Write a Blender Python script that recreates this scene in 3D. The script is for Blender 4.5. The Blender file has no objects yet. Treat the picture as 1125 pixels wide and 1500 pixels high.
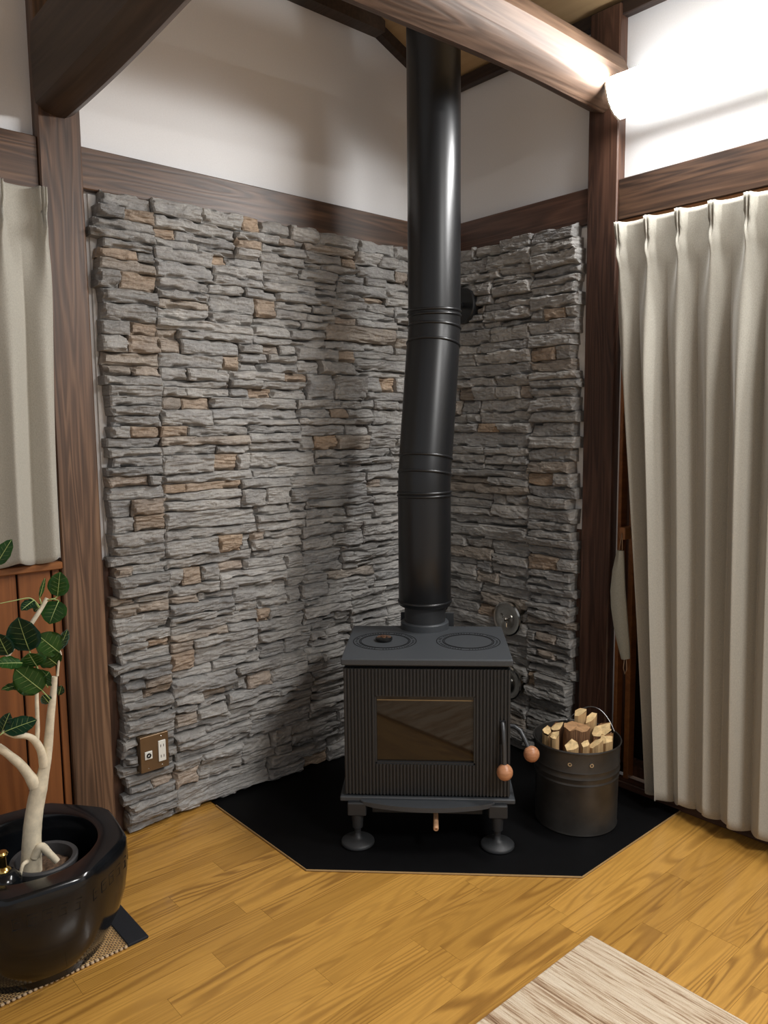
import bpy, bmesh, math, random
from mathutils import Vector, Matrix, noise

scene = bpy.context.scene
col = scene.collection
PI = math.pi
R2 = math.sqrt(2.0)

# ------------------------------------------------------------------ camera
CAM = Vector((-2.51620, -2.45539, 1.34872))
FW = Vector((0.65756616, 0.74534285, -0.10986707))
RT = Vector((0.74908599, -0.66239213, -0.01033653))
UP = Vector((0.08047935, 0.07550293, 0.99389254))
FPX = 1130.06
cd = bpy.data.cameras.new('camera')
cd.sensor_fit = 'VERTICAL'; cd.sensor_height = 36.0; cd.lens = FPX * 36.0 / 1500.0
cd.clip_start = 0.02
cam = bpy.data.objects.new('camera', cd); col.objects.link(cam)
cam.matrix_world = Matrix(((RT.x, UP.x, -FW.x, CAM.x), (RT.y, UP.y, -FW.y, CAM.y), (RT.z, UP.z, -FW.z, CAM.z), (0, 0, 0, 1)))
scene.camera = cam

# ------------------------------------------------------------------ world, lights, exposure
world = bpy.data.worlds.new('world'); scene.world = world; world.use_nodes = True
bg = world.node_tree.nodes['Background']
bg.inputs[0].default_value = (0.98, 0.98, 1.0, 1); bg.inputs[1].default_value = 0.16
LAMP_POWER = 40.0
LAMP_INNER = 3.0
LAMP_LIP = 1.0
FILL_LIGHT = 28.0          # fill light added behind the camera to brighten the room
ld = bpy.data.lights.new('room_fill_light', 'AREA'); ld.shape = 'DISK'; ld.size = 0.7; ld.energy = FILL_LIGHT
ld.color = (1.0, 0.99, 0.97)
lo = bpy.data.objects.new('room_fill_light', ld); col.objects.link(lo); lo.location = (-1.05, -3.5, 2.75)
vs = scene.view_settings
vs.view_transform = 'Standard'; vs.look = 'None'; vs.gamma = 1.0; vs.use_curve_mapping = False
vs.exposure = 1.38

# ------------------------------------------------------------------ helpers
def at(px, py, axis, val):
    """point of the place seen at a photo pixel, on the plane axis=val"""
    d = FW + RT * ((px - 562.5) / FPX) - UP * ((py - 750) / FPX)
    t = (val - CAM[axis]) / d[axis]
    return CAM + d * t

def link(o, parent=None):
    col.objects.link(o)
    if parent is not None: o.parent = parent
    return o

def tag(o, label=None, cat=None, group=None, kind=None):
    if label: o['label'] = label
    if cat: o['category'] = cat
    if group: o['group'] = group
    if kind: o['kind'] = kind
    return o

def empty(name, loc=(0, 0, 0), rz=0.0):
    o = bpy.data.objects.new(name, None); o.empty_display_size = 0.05
    o.location = loc; o.rotation_euler = (0, 0, rz); col.objects.link(o)
    return o

class MB:
    def __init__(self): self.bm = bmesh.new()
    def poly(self, vs, fs):
        v = [self.bm.verts.new(p) for p in vs]
        for f in fs:
            try: self.bm.faces.new([v[i] for i in f])
            except ValueError: pass
        return v
    def box(self, x0, x1, y0, y1, z0, z1, bev=0.0, M=None, seg=1):
        r = bmesh.ops.create_cube(self.bm, size=1.0)
        S = Matrix.Translation(((x0+x1)/2, (y0+y1)/2, (z0+z1)/2)) @ Matrix.Diagonal((abs(x1-x0), abs(y1-y0), abs(z1-z0), 1))
        if M is not None: S = M @ S
        bmesh.ops.transform(self.bm, matrix=S, verts=r['verts'])
        if bev > 0:
            es = list({e for v in r['verts'] for e in v.link_edges})
            bmesh.ops.bevel(self.bm, geom=es, offset=bev, segments=seg, profile=0.5, affect='EDGES')
        return self
    def lathe(self, prof, seg=32, M=None, closed=False):
        M = M or Matrix.Identity(4)
        rings = []
        for (r, z) in prof:
            if r < 1e-6: rings.append([self.bm.verts.new(M @ Vector((0, 0, z)))])
            else: rings.append([self.bm.verts.new(M @ Vector((r*math.cos(2*PI*i/seg), r*math.sin(2*PI*i/seg), z))) for i in range(seg)])
        n = len(rings)
        for k in range(n if closed else n-1):
            a, b = rings[k], rings[(k+1) % n]
            if len(a) == 1 and len(b) == 1: continue
            for i in range(seg):
                j = (i+1) % seg
                if len(a) == 1: self.bm.faces.new((a[0], b[j], b[i]))
                elif len(b) == 1: self.bm.faces.new((a[i], a[j], b[0]))
                else: self.bm.faces.new((a[i], a[j], b[j], b[i]))
        return self
    def tube(self, pts, rad, seg=10, cap=True):
        pts = [Vector(p) for p in pts]; n = len(pts)
        rads = rad if isinstance(rad, (list, tuple)) else [rad]*n
        prev = None; rings = []
        for i, p in enumerate(pts):
            t = (pts[min(i+1, n-1)] - pts[max(i-1, 0)]).normalized()
            if prev is None:
                a = Vector((0, 0, 1)) if abs(t.z) < 0.9 else Vector((1, 0, 0))
                nx = t.cross(a).normalized()
            else:
                nx = (prev - t * prev.dot(t)).normalized()
            prev = nx; ny = t.cross(nx)
            rings.append([self.bm.verts.new(p + (nx*math.cos(2*PI*k/seg) + ny*math.sin(2*PI*k/seg))*rads[i]) for k in range(seg)])
        for a, b in zip(rings, rings[1:]):
            for k in range(seg):
                j = (k+1) % seg; self.bm.faces.new((a[k], a[j], b[j], b[k]))
        if cap:
            self.bm.faces.new(rings[0][::-1]); self.bm.faces.new(rings[-1])
        return self
    def sphere(self, c, r, seg=16, M=None):
        S = Matrix.Translation(c) @ Matrix.Diagonal((r, r, r, 1)) if not isinstance(r, (tuple, list)) else Matrix.Translation(c) @ Matrix.Diagonal((r[0], r[1], r[2], 1))
        if M is not None: S = M @ S
        bmesh.ops.create_uvsphere(self.bm, u_segments=seg, v_segments=max(6, seg*2//3), radius=1.0, matrix=S)
        return self
    def prism(self, pts2, z0, z1, M=None, bev=0.0):
        """polygon in xy extruded z0..z1"""
        M = M or Matrix.Identity(4)
        n = len(pts2)
        a = [self.bm.verts.new(M @ Vector((x, y, z0))) for x, y in pts2]
        b = [self.bm.verts.new(M @ Vector((x, y, z1))) for x, y in pts2]
        fs = [self.bm.faces.new(a[::-1]), self.bm.faces.new(b)]
        for i in range(n):
            j = (i+1) % n; fs.append(self.bm.faces.new((a[i], a[j], b[j], b[i])))
        if bev > 0:
            es = list({e for v in a+b for e in v.link_edges})
            bmesh.ops.bevel(self.bm, geom=es, offset=bev, segments=2, profile=0.5, affect='EDGES')
        return self
    def build(self, name, m, parent=None, smooth=False, angle=None):
        bmesh.ops.recalc_face_normals(self.bm, faces=self.bm.faces[:])
        me = bpy.data.meshes.new(name); 
        if smooth:
            for f in self.bm.faces: f.smooth = True
            if angle is not None:
                for e in self.bm.edges:
                    if len(e.link_faces) == 2 and e.calc_face_angle(0) > angle: e.smooth = False
        self.bm.to_mesh(me); self.bm.free()
        if m is not None: me.materials.append(m)
        o = bpy.data.objects.new(name, me)
        return link(o, parent)

# ------------------------------------------------------------------ materials
class NT:
    def __init__(self, name):
        self.m = bpy.data.materials.new(name); self.m.use_nodes = True
        self.nt = self.m.node_tree; self.n = self.nt.nodes; self.l = self.nt.links
        self.b = self.n['Principled BSDF']
    def add(self, typ, **kw):
        nd = self.n.new(typ)
        for k, v in kw.items(): setattr(nd, k, v)
        return nd
    def set(self, nd, key, v):
        if hasattr(v, 'is_linked') or isinstance(v, bpy.types.NodeSocket): self.l.new(v, nd.inputs[key])
        else: nd.inputs[key].default_value = v
    def coord(self, which='Object'): return self.add('ShaderNodeTexCoord').outputs[which]
    def mapping(self, vec, scale=(1, 1, 1), loc=(0, 0, 0), rot=(0, 0, 0)):
        m = self.add('ShaderNodeMapping'); self.l.new(vec, m.inputs[0])
        m.inputs[1].default_value = loc; m.inputs[2].default_value = rot; m.inputs[3].default_value = scale
        return m.outputs[0]
    def noise(self, vec, scale=5, detail=4, rough=0.5, dist=0.0):
        n = self.add('ShaderNodeTexNoise'); self.l.new(vec, n.inputs['Vector'])
        n.inputs['Scale'].default_value = scale; n.inputs['Detail'].default_value = detail
        n.inputs['Roughness'].default_value = rough; n.inputs['Distortion'].default_value = dist
        return n.outputs['Fac']
    def ramp(self, fac, stops, interp='LINEAR'):
        r = self.add('ShaderNodeValToRGB'); r.color_ramp.interpolation = interp
        e = r.color_ramp.elements
        while len(e) < len(stops): e.new(0.5)
        for i, (p, c) in enumerate(stops):
            e[i].position = p; e[i].color = (c[0], c[1], c[2], 1) if isinstance(c, (tuple, list)) else (c, c, c, 1)
        self.l.new(fac, r.inputs[0]); return r.outputs[0]
    def math(self, op, a, b=None, c=None):
        m = self.add('ShaderNodeMath', operation=op)
        for i, v in enumerate((a, b, c)):
            if v is None: continue
            self.set(m, i, v)
        return m.outputs[0]
    def mix(self, fac, a, b, typ='MIX'):
        m = self.add('ShaderNodeMix', data_type='RGBA', blend_type=typ)
        self.set(m, 0, fac)
        for idx, v in ((6, a), (7, b)):
            if isinstance(v, bpy.types.NodeSocket): self.l.new(v, m.inputs[idx])
            else: m.inputs[idx].default_value = (v[0], v[1], v[2], 1)
        return m.outputs[2]
    def bump(self, h, strength=0.3, dist=0.01):
        b = self.add('ShaderNodeBump'); b.inputs['Strength'].default_value = strength; b.inputs['Distance'].default_value = dist
        self.l.new(h, b.inputs['Height']); self.l.new(b.outputs[0], self.b.inputs['Normal'])
    def P(self, **kw):
        names = dict(color='Base Color', rough='Roughness', metal='Metallic', spec='Specular IOR Level', coat='Coat Weight', coat_rough='Coat Roughness',
                     trans='Transmission Weight', ior='IOR', sheen='Sheen Weight', emit='Emission Color', estr='Emission Strength', alpha='Alpha', sss='Subsurface Weight')
        for k, v in kw.items():
            if isinstance(v, (tuple, list)) and len(v) == 3: v = (*v, 1)
            self.set(self.b, names[k], v)
        return self.m

def plain(name, c, rough=0.5, metal=0.0, spec=0.5, var=0.06, scale=30, bump=0.0, **kw):
    t = NT(name); v = t.coord()
    n = t.noise(v, scale, 5, 0.6)
    lo_, hi_ = tuple(max(0, x*(1-var*2)) for x in c), tuple(x*(1+var*2) for x in c)
    cc = t.ramp(n, [(0.3, lo_), (0.7, hi_)])
    if bump > 0: t.bump(n, bump, 0.002)
    return t.P(color=cc, rough=rough, metal=metal, spec=spec, **kw)

def wood(name, axis, dark, mid, light, rough=0.5, freq=1.0, coat=0.0, rnd=False, lines=0.5, bump=0.12):
    """grain running along `axis` (0,1,2)"""
    t = NT(name); v = t.coord()
    if rnd:
        oi = t.add('ShaderNodeObjectInfo'); cmb = t.add('ShaderNodeVectorMath', operation='SCALE'); cmb.inputs[0].default_value = (37.0, 23.0, 51.0)
        t.l.new(oi.outputs['Random'], cmb.inputs['Scale'])
        ad = t.add('ShaderNodeVectorMath', operation='ADD'); t.l.new(v, ad.inputs[0]); t.l.new(cmb.outputs[0], ad.inputs[1]); v = ad.outputs[0]
    s1 = [9*freq]*3; s1[axis] = 0.55*freq
    v1 = t.mapping(v, s1)
    big = t.noise(v1, 1.0, 2, 0.5, 0.3)
    rings = t.math('SINE', t.math('MULTIPLY', big, 70.0))
    rings = t.math('MULTIPLY_ADD', rings, 0.5, 0.5)
    s2 = [75*freq]*3; s2[axis] = 2.0*freq
    fine = t.noise(t.mapping(v, s2), 1.0, 4, 0.6)
    s3 = [4*freq]*3; s3[axis] = 0.4*freq
    broad = t.noise(t.mapping(v, s3), 1.0, 2, 0.5)
    f = t.math('ADD', t.math('MULTIPLY', rings, lines*0.5), t.math('MULTIPLY', fine, 0.55))
    f = t.math('ADD', f, t.math('MULTIPLY', t.math('SUBTRACT', broad, 0.5), 0.9))
    c = t.ramp(f, [(0.12, dark), (0.45, mid), (0.85, light)])
    t.bump(t.math('ADD', rings, fine), bump, 0.0015)
    return t.P(color=c, rough=rough, coat=coat, coat_rough=0.15)

M = {}
M['plaster'] = plain('plaster', (0.76, 0.755, 0.755), 0.9, spec=0.2, var=0.012, scale=200, bump=0.05)
M['ceiling'] = wood('ceiling_board', 1, (0.36, 0.24, 0.12), (0.46, 0.32, 0.17), (0.52, 0.37, 0.21), 0.6, 0.5, lines=0.2)
DK = ((0.030, 0.016, 0.010), (0.105, 0.056, 0.032), (0.27, 0.155, 0.088))
for ax, nm in ((0, 'x'), (1, 'y'), (2, 'z')): M['dark_'+nm] = wood('dark_stained_wood_'+nm, ax, *DK, rough=0.45, lines=0.45, freq=1.5)
RD = ((0.036, 0.016, 0.010), (0.085, 0.040, 0.025), (0.17, 0.088, 0.055))
for ax, nm in ((0, 'x'), (1, 'y'), (2, 'z')): M['red_'+nm] = wood('red_brown_wood_'+nm, ax, *RD, rough=0.42, lines=0.45, freq=1.7)
M['trim'] = wood('ceiling_trim_wood', 1, (0.014, 0.008, 0.006), (0.028, 0.015, 0.01), (0.05, 0.028, 0.02), 0.5)
M['log'] = wood('hewn_log_wood', 0, (0.05, 0.026, 0.014), (0.115, 0.066, 0.040), (0.215, 0.13, 0.08), 0.62, 1.3, bump=0.35)
M['log2'] = wood('smoked_log_wood', 1, (0.022, 0.013, 0.008), (0.060, 0.037, 0.024), (0.12, 0.076, 0.05), 0.5, 1.0, lines=0.2)
M['wains'] = wood('wainscot_wood', 2, (0.14, 0.045, 0.012), (0.24, 0.082, 0.022), (0.33, 0.125, 0.036), 0.42, 0.8, rnd=True, lines=0.25)
M['cap'] = wood('sill_wood', 0, (0.16, 0.055, 0.015), (0.28, 0.105, 0.03), (0.36, 0.145, 0.045), 0.4, 0.8, lines=0.2)
M['strip'] = wood('pale_strip_wood', 1, (0.24, 0.10, 0.035), (0.36, 0.16, 0.06), (0.45, 0.21, 0.085), 0.45, 0.8, lines=0.2)
M['void'] = plain('window_dark', (0.008, 0.006, 0.005), 0.6, spec=0.2)

def oak():
    t = NT('oak_floor'); v = t.coord()
    oi = t.add('ShaderNodeObjectInfo')
    sc = t.add('ShaderNodeVectorMath', operation='SCALE'); sc.inputs[0].default_value = (41.0, 27.0, 13.0)
    t.l.new(oi.outputs['Random'], sc.inputs['Scale'])
    ad = t.add('ShaderNodeVectorMath', operation='ADD'); t.l.new(v, ad.inputs[0]); t.l.new(sc.outputs[0], ad.inputs[1]); v = ad.outputs[0]
    big = t.noise(t.mapping(v, (0.8, 11.0, 1.0)), 1.0, 1.2, 0.45, 0.2)
    wob = t.noise(t.mapping(v, (9, 30, 1)), 1.0, 3, 0.6)
    ph = t.math('ADD', t.math('MULTIPLY', big, 120.0), t.math('MULTIPLY', wob, 2.2))
    rings = t.math('MULTIPLY_ADD', t.math('SINE', ph), 0.5, 0.5)
    fine = t.noise(t.mapping(v, (10, 260, 1)), 1.0, 4, 0.7)
    pores = t.noise(t.mapping(v, (28, 420, 1)), 1.0, 2, 0.5)
    ring_d = t.ramp(rings, [(0.0, 1.0), (0.38, 0.4), (0.72, 0.0)])
    msk = t.ramp(t.noise(t.mapping(v, (1.2, 6, 1)), 1.0, 1, 0.5), [(0.35, 0.25), (0.62, 1.0)])
    d = t.math('MULTIPLY', t.math('MULTIPLY', ring_d, msk), t.math('MULTIPLY_ADD', fine, 0.9, 0.25))
    base = t.ramp(fine, [(0.25, (0.45, 0.228, 0.044)), (0.7, (0.575, 0.312, 0.068))])
    tint = t.ramp(oi.outputs['Random'], [(0.0, (0.84, 0.82, 0.78)), (0.5, (1, 1, 1)), (1.0, (1.12, 1.13, 1.15))])
    base = t.mix(1.0, base, tint, 'MULTIPLY')
    c = t.mix(t.math('MINIMUM', t.math('MULTIPLY', d, 0.95), 1.0), base, (0.185, 0.078, 0.014))
    t.bump(t.math('SUBTRACT', t.math('MULTIPLY', pores, 0.5), d), 0.06, 0.001)
    return t.P(color=c, rough=0.3, spec=0.5, coat=0.35, coat_rough=0.12)
M['oak'] = oak()
M['subfloor'] = plain('floor_joint', (0.12, 0.055, 0.015), 0.7)

def stone_mat():
    t = NT('ledge_stone'); v = t.coord()
    a = t.add('ShaderNodeAttribute'); a.attribute_name = 'tint'
    n1 = t.noise(t.mapping(v, (9, 9, 22)), 1.0, 6, 0.65)
    n2 = t.noise(v, 60, 6, 0.7)
    n3 = t.noise(t.mapping(v, (14, 14, 95)), 1.0, 6, 0.68, 0.6)
    f = t.ramp(n1, [(0.25, (0.66, 0.65, 0.65)), (0.5, (1, 0.99, 0.97)), (0.75, (1.28, 1.25, 1.20))])
    c = t.mix(1.0, a.outputs['Color'], f, 'MULTIPLY')
    c = t.mix(1.0, c, t.ramp(n2, [(0.3, 0.82), (0.7, 1.12)]), 'MULTIPLY')
    t.bump(t.math('ADD', t.math('MULTIPLY', n3, 1.0), t.math('MULTIPLY', n2, 0.35)), 0.85, 0.009)
    return t.P(color=c, rough=0.46, spec=0.5)
M['stone'] = stone_mat()
M['mortar'] = plain('stone_backing', (0.05, 0.048, 0.045), 0.9)
M['board'] = plain('white_board', (0.72, 0.70, 0.67), 0.8)
M['iron'] = plain('cast_iron_paint', (0.022, 0.0235, 0.0255), 0.52, spec=0.5, var=0.05, scale=220, bump=0.06)
M['irontop'] = plain('cast_iron_top', (0.046, 0.051, 0.057), 0.5, spec=0.5, var=0.05, scale=260, bump=0.08)
M['irondark'] = plain('iron_recess', (0.006, 0.006, 0.007), 0.7, spec=0.2)
M['pipe'] = plain('flue_black_paint', (0.009, 0.0095, 0.0105), 0.33, spec=0.5, var=0.03, scale=120)
M['plate'] = plain('hearth_black', (0.003, 0.003, 0.0034), 0.55, spec=0.12, var=0.1)
M['plate_edge'] = plain('hearth_edge', (0.35, 0.22, 0.09), 0.4)
M['steel'] = plain('brushed_steel', (0.50, 0.49, 0.46), 0.17, metal=1.0, var=0.03, scale=90)
M['rod'] = plain('grey_steel_rod', (0.075, 0.078, 0.082), 0.42, metal=0.6, var=0.05)
M['ball'] = wood('turned_wood_knob', 0, (0.33, 0.14, 0.065), (0.47, 0.22, 0.11), (0.58, 0.30, 0.165), 0.4, 3.0, lines=0.35)
M['peg'] = plain('pale_wood_peg', (0.62, 0.36, 0.20), 0.5, var=0.1, scale=60)
M['peghole'] = plain('peg_hole', (0.12, 0.02, 0.01), 0.6)
M['copper'] = plain('copper_dial', (0.75, 0.40, 0.24), 0.28, metal=1.0)
M['blackgloss'] = plain('black_dial', (0.008, 0.008, 0.008), 0.25)
t = NT('stove_glass'); M['glass'] = t.P(color=(0.020, 0.014, 0.009), rough=0.03, spec=0.5, ior=1.45)
M['firebrick'] = plain('firebox_edge', (0.22, 0.15, 0.07), 0.7)
M['bucket'] = plain('bucket_metal', (0.060, 0.056, 0.051), 0.40, metal=0.55, var=0.12, scale=14)
M['wire'] = plain('wire_steel', (0.5, 0.5, 0.5), 0.3, metal=1.0)
M['bark'] = wood('log_side_wood', 2, (0.10, 0.045, 0.02), (0.27, 0.14, 0.065), (0.48, 0.30, 0.15), 0.75, 2.2, rnd=True, lines=0.35, bump=0.6)
M['split'] = wood('log_split_wood', 2, (0.38, 0.22, 0.10), (0.58, 0.38, 0.18), (0.70, 0.50, 0.27), 0.75, 2.2, rnd=True, lines=0.35, bump=0.5)
M['endgrain'] = plain('log_end_grain', (0.66, 0.47, 0.23), 0.8, var=0.14, scale=50, bump=0.3)
M['endgrain2'] = plain('log_end_grain_brown', (0.36, 0.20, 0.09), 0.8, var=0.14, scale=50, bump=0.3)
def fabric(name, c, sc=420):
    t = NT(name); v = t.coord()
    n = t.noise(t.mapping(v, (1, 1, 0.55)), sc, 3, 0.7); n2 = t.noise(v, 7, 3, 0.5)
    cc = t.ramp(n, [(0.3, tuple(x*0.84 for x in c)), (0.7, tuple(min(1, x*1.13) for x in c))])
    t.bump(n, 0.22, 0.0012)
    return t.P(color=cc, rough=0.72, spec=0.3, sheen=0.25)
M['curtain'] = fabric('curtain_linen', (0.405, 0.385, 0.33))
M['tie'] = fabric('tieback_cloth', (0.30, 0.29, 0.235))
M['cord'] = plain('tie_cord', (0.36, 0.24, 0.15), 0.8)
M['plate_br'] = plain('bronze_plate', (0.185, 0.12, 0.065), 0.32, metal=0.55, var=0.03)
M['whiteplastic'] = plain('white_plastic', (0.80, 0.80, 0.74), 0.35, var=0.01)
M['pot'] = plain('black_glaze', (0.006, 0.007, 0.0085), 0.15, spec=0.4, var=0.25, scale=9, bump=0.10)
M['potin'] = plain('nursery_pot', (0.055, 0.054, 0.056), 0.6)
M['soil'] = plain('soil', (0.10, 0.06, 0.035), 0.95, var=0.35, scale=90, bump=1.0)
M['trunk'] = plain('pale_bark', (0.66, 0.58, 0.43), 0.75, var=0.10, scale=34, bump=0.35)
M['brass'] = plain('brass', (0.65, 0.45, 0.14), 0.2, metal=1.0)
def leafmat(name, c1, c2):
    t = NT(name); v = t.coord()
    n = t.noise(v, 35, 3, 0.5)
    return t.P(color=t.ramp(n, [(0.3, c1), (0.7, c2)]), rough=0.33, spec=0.5)
M['leaf'] = leafmat('leaf_green', (0.022, 0.085, 0.016), (0.042, 0.135, 0.024))
M['leafd'] = leafmat('leaf_dark', (0.009, 0.042, 0.020), (0.016, 0.062, 0.028))
M['vein'] = plain('leaf_vein', (0.28, 0.36, 0.12), 0.5)
def weave():
    t = NT('rush_weave'); v = t.coord()
    w = t.add('ShaderNodeTexBrick'); t.l.new(t.mapping(v, (1, 1, 1)), w.inputs['Vector'])
    w.inputs['Scale'].default_value = 62; w.inputs['Mortar Size'].default_value = 0.07; w.inputs['Brick Width'].default_value = 0.7; w.inputs['Row Height'].default_value = 0.42
    w.inputs['Color1'].default_value = (0.55, 0.33, 0.13, 1); w.inputs['Color2'].default_value = (0.66, 0.44, 0.20, 1); w.inputs['Mortar'].default_value = (0.05, 0.025, 0.015, 1)
    bandn = t.noise(t.mapping(v, (14, 1.2, 1)), 1.0, 2, 0.5)
    c = t.mix(1.0, w.outputs['Color'], t.ramp(bandn, [(0.35, 0.5), (0.55, 1.0)]), 'MULTIPLY')
    t.bump(w.outputs['Fac'], -0.6, 0.002)
    return t.P(color=c, rough=0.6)
M['weave'] = weave()
M['navy'] = plain('mat_border_cloth', (0.007, 0.008, 0.012), 0.8, var=0.1, scale=300, bump=0.2)
M['knot'] = plain('edge_knots', (0.55, 0.40, 0.24), 0.7)
def rugmat():
    t = NT('rug_wool'); v = t.coord()
    n1 = t.noise(t.mapping(v, (170, 7, 1)), 1.0, 5, 0.68, 0.3)
    n2 = t.noise(t.mapping(v, (34, 1.6, 1)), 1.0, 3, 0.5)
    n3 = t.noise(v, 330, 2, 0.6)
    f = t.math('ADD', t.math('MULTIPLY', n1, 0.72), t.math('MULTIPLY', n2, 0.36))
    c = t.ramp(f, [(0.38, (0.20, 0.115, 0.065)), (0.47, (0.43, 0.29, 0.18)), (0.55, (0.68, 0.55, 0.40)), (0.7, (0.80, 0.70, 0.56))])
    t.bump(t.math('ADD', n1, t.math('MULTIPLY', n3, 0.8)), 0.8, 0.005)
    return t.P(color=c, rough=0.95, spec=0.1)
M['rug'] = rugmat()
t = NT('lamp_diffuser'); M['lampshell'] = t.P(color=(0.85, 0.85, 0.83), rough=0.4, emit=(1.0, 0.995, 0.985), estr=LAMP_POWER)
t = NT('lamp_inner_face'); M['lampinner'] = t.P(color=(0.85, 0.85, 0.83), rough=0.4, emit=(0.96, 0.98, 1.0), estr=LAMP_INNER)
t = NT('lamp_lip'); M['lamplip'] = t.P(color=(0.85, 0.85, 0.83), rough=0.4, emit=(0.97, 0.98, 1.0), estr=LAMP_LIP)
M['lampcap'] = plain('lamp_end_cap', (0.80, 0.78, 0.68), 0.4, var=0.01)

# ------------------------------------------------------------------ the room shell
def struct(o, label=None): 
    o['kind'] = 'structure'
    if label: o['label'] = label
    return o
CZ0, CS = 2.785, 0.40           # ceiling height at the right wall and its slope
floor = struct(MB().box(-5.2, 0.12, -5.2, 0.12, -0.06, -0.014).build('floor', M['subfloor']), 'golden oak strip floor')
PW = 0.0757
rngf = random.Random(5)
nrow = 0; y = 0.0
while y > -2.75:
    x = 0.0 - rngf.uniform(0, 0.3); xe = 0.02
    first = True
    while xe > -3.0:
        ln = rngf.choice((0.30, 0.45, 0.60, 0.76, 0.9)) * rngf.uniform(0.92, 1.05)
        x0 = xe - ln
        if not (x0 > -0.9 and y < -2.2) and not (xe < -2.2 and y < -2.0):
            b = MB().box(-ln/2+0.0003, ln/2-0.0003, -PW/2+0.00025, PW/2-0.00025, -0.014, 0.0)
            o = b.build('plank', M['oak'], floor)
            o.location = (xe-ln/2, y-PW/2, 0)
        xe = x0
    y -= PW
# floor beyond the planks that the photograph shows
fo = MB().box(-5.2, -3.0, -5.2, 0.0, -0.014, -0.0005).box(-3.0, 0.0, -5.2, y-0.001, -0.014, -0.0005).build('far_floor', M['oak'], floor)

def wallpoly(name, pts, axis, thick, m):
    b = MB(); n = len(pts)
    if axis == 1: A = [(s, 0, z) for s, z in pts]; B = [(s, thick, z) for s, z in pts]
    else: A = [(0, s, z) for s, z in pts]; B = [(thick, s, z) for s, z in pts]
    b.poly(A+B, [list(range(n)), list(range(2*n-1, n-1, -1))] + [[i, (i+1) % n, n+(i+1) % n, n+i] for i in range(n)])
    return struct(b.build(name, m))
# left wall with a window opening (left of the post); right wall with a tall opening (right of the post)
wl = MB()
def wb(b, s0, s1, z0, z1): b.box(s0, s1, 0.0, 0.12, z0, z1)
wb(wl, -1.73, 0.12, 0.0, 2.785)
wb(wl, -5.2, -1.73, 2.03, 2.785); wb(wl, -3.3, -1.73, 0.0, 0.93); wb(wl, -5.2, -3.3, 0.0, 2.03)
wl.prism([(0.12, 2.785), (0.12, 2.79), (-5.2, 4.9), (-5.2, 2.785)], 0.0, 0.12, Matrix(((1, 0, 0, 0), (0, 0, 1, 0), (0, 1, 0, 0), (0, 0, 0, 1))))
wall_left = struct(wl.build('wall_left', M['plaster']), 'white plaster wall above the left stone cladding')
wr = MB()
wr.box(0.0, 0.12, -0.92, 0.0, 0.0, 2.80); wr.box(0.0, 0.12, -5.2, -0.92, 2.03, 2.80); wr.box(0.0, 0.12, -5.2, -3.0, 0.0, 2.03)
wall_right = struct(wr.build('wall_right', M['plaster']), 'white plaster wall with the long lamp')
# sloping ceiling
c = MB()
c.poly([(0.12, 0.12, CZ0-0.048), (-5.2, 0.12, CZ0+5.2*CS), (-5.2, -5.2, CZ0+5.2*CS), (0.12, -5.2, CZ0-0.048),
        (0.12, 0.12, CZ0+0.05), (-5.2, 0.12, CZ0+5.2*CS+0.1), (-5.2, -5.2, CZ0+5.2*CS+0.1), (0.12, -5.2, CZ0+0.05)],
       [[0, 1, 2, 3], [7, 6, 5, 4], [0, 4, 5, 1], [1, 5, 6, 2], [2, 6, 7, 3], [3, 7, 4, 0]])
struct(c.build('ceiling', M['ceiling']), 'sloping tan board ceiling')
# ceiling trims
struct(MB().box(-0.035, 0.0, -5.0, 0.0, 2.74, 2.787, 0.003).build('trim_1', M['trim']), 'dark trim between ceiling and right wall')
b = MB()
b.poly([(0, 0, 2.74), (-0.40, 0, 2.90), (-0.40, 0, 2.946), (0, 0, 2.786), (0, -0.035, 2.74), (-0.40, -0.035, 2.90), (-0.40, -0.035, 2.946), (0, -0.035, 2.786)],
       [[0, 1, 2, 3], [7, 6, 5, 4], [0, 4, 5, 1], [1, 5, 6, 2], [2, 6, 7, 3], [3, 7, 4, 0]])
struct(b.build('trim_2', M['trim']), 'dark sloping trim under the ceiling edge')
b = MB()
b.poly([(-0.37, 0, 2.888), (-4.0, 0, 2.888), (-4.0, 0, 3.03), (-0.62, 0, 3.03), (-0.37, 0, 2.93)] + [(-0.37, -0.06, 2.888), (-4.0, -0.06, 2.888), (-4.0, -0.06, 3.03), (-0.62, -0.06, 3.03), (-0.37, -0.06, 2.93)],
       [[0, 1, 2, 3, 4], [9, 8, 7, 6, 5]] + [[i, (i+1) % 5, 5+(i+1) % 5, 5+i] for i in range(5)])
struct(b.build('trim_3', M['log2']), 'dark horizontal beam high on the left wall')
# posts
struct(MB().box(-1.71, -1.585, -0.045, 0.06, 0.0, 3.40, 0.004).build('trim_4', M['dark_z']), 'dark wooden post left of the stone cladding')
struct(MB().box(-0.045, 0.06, -0.902, -0.780, 0.0, 2.78, 0.004).build('trim_5', M['red_z']), 'dark wooden post right of the stone cladding')
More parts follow.
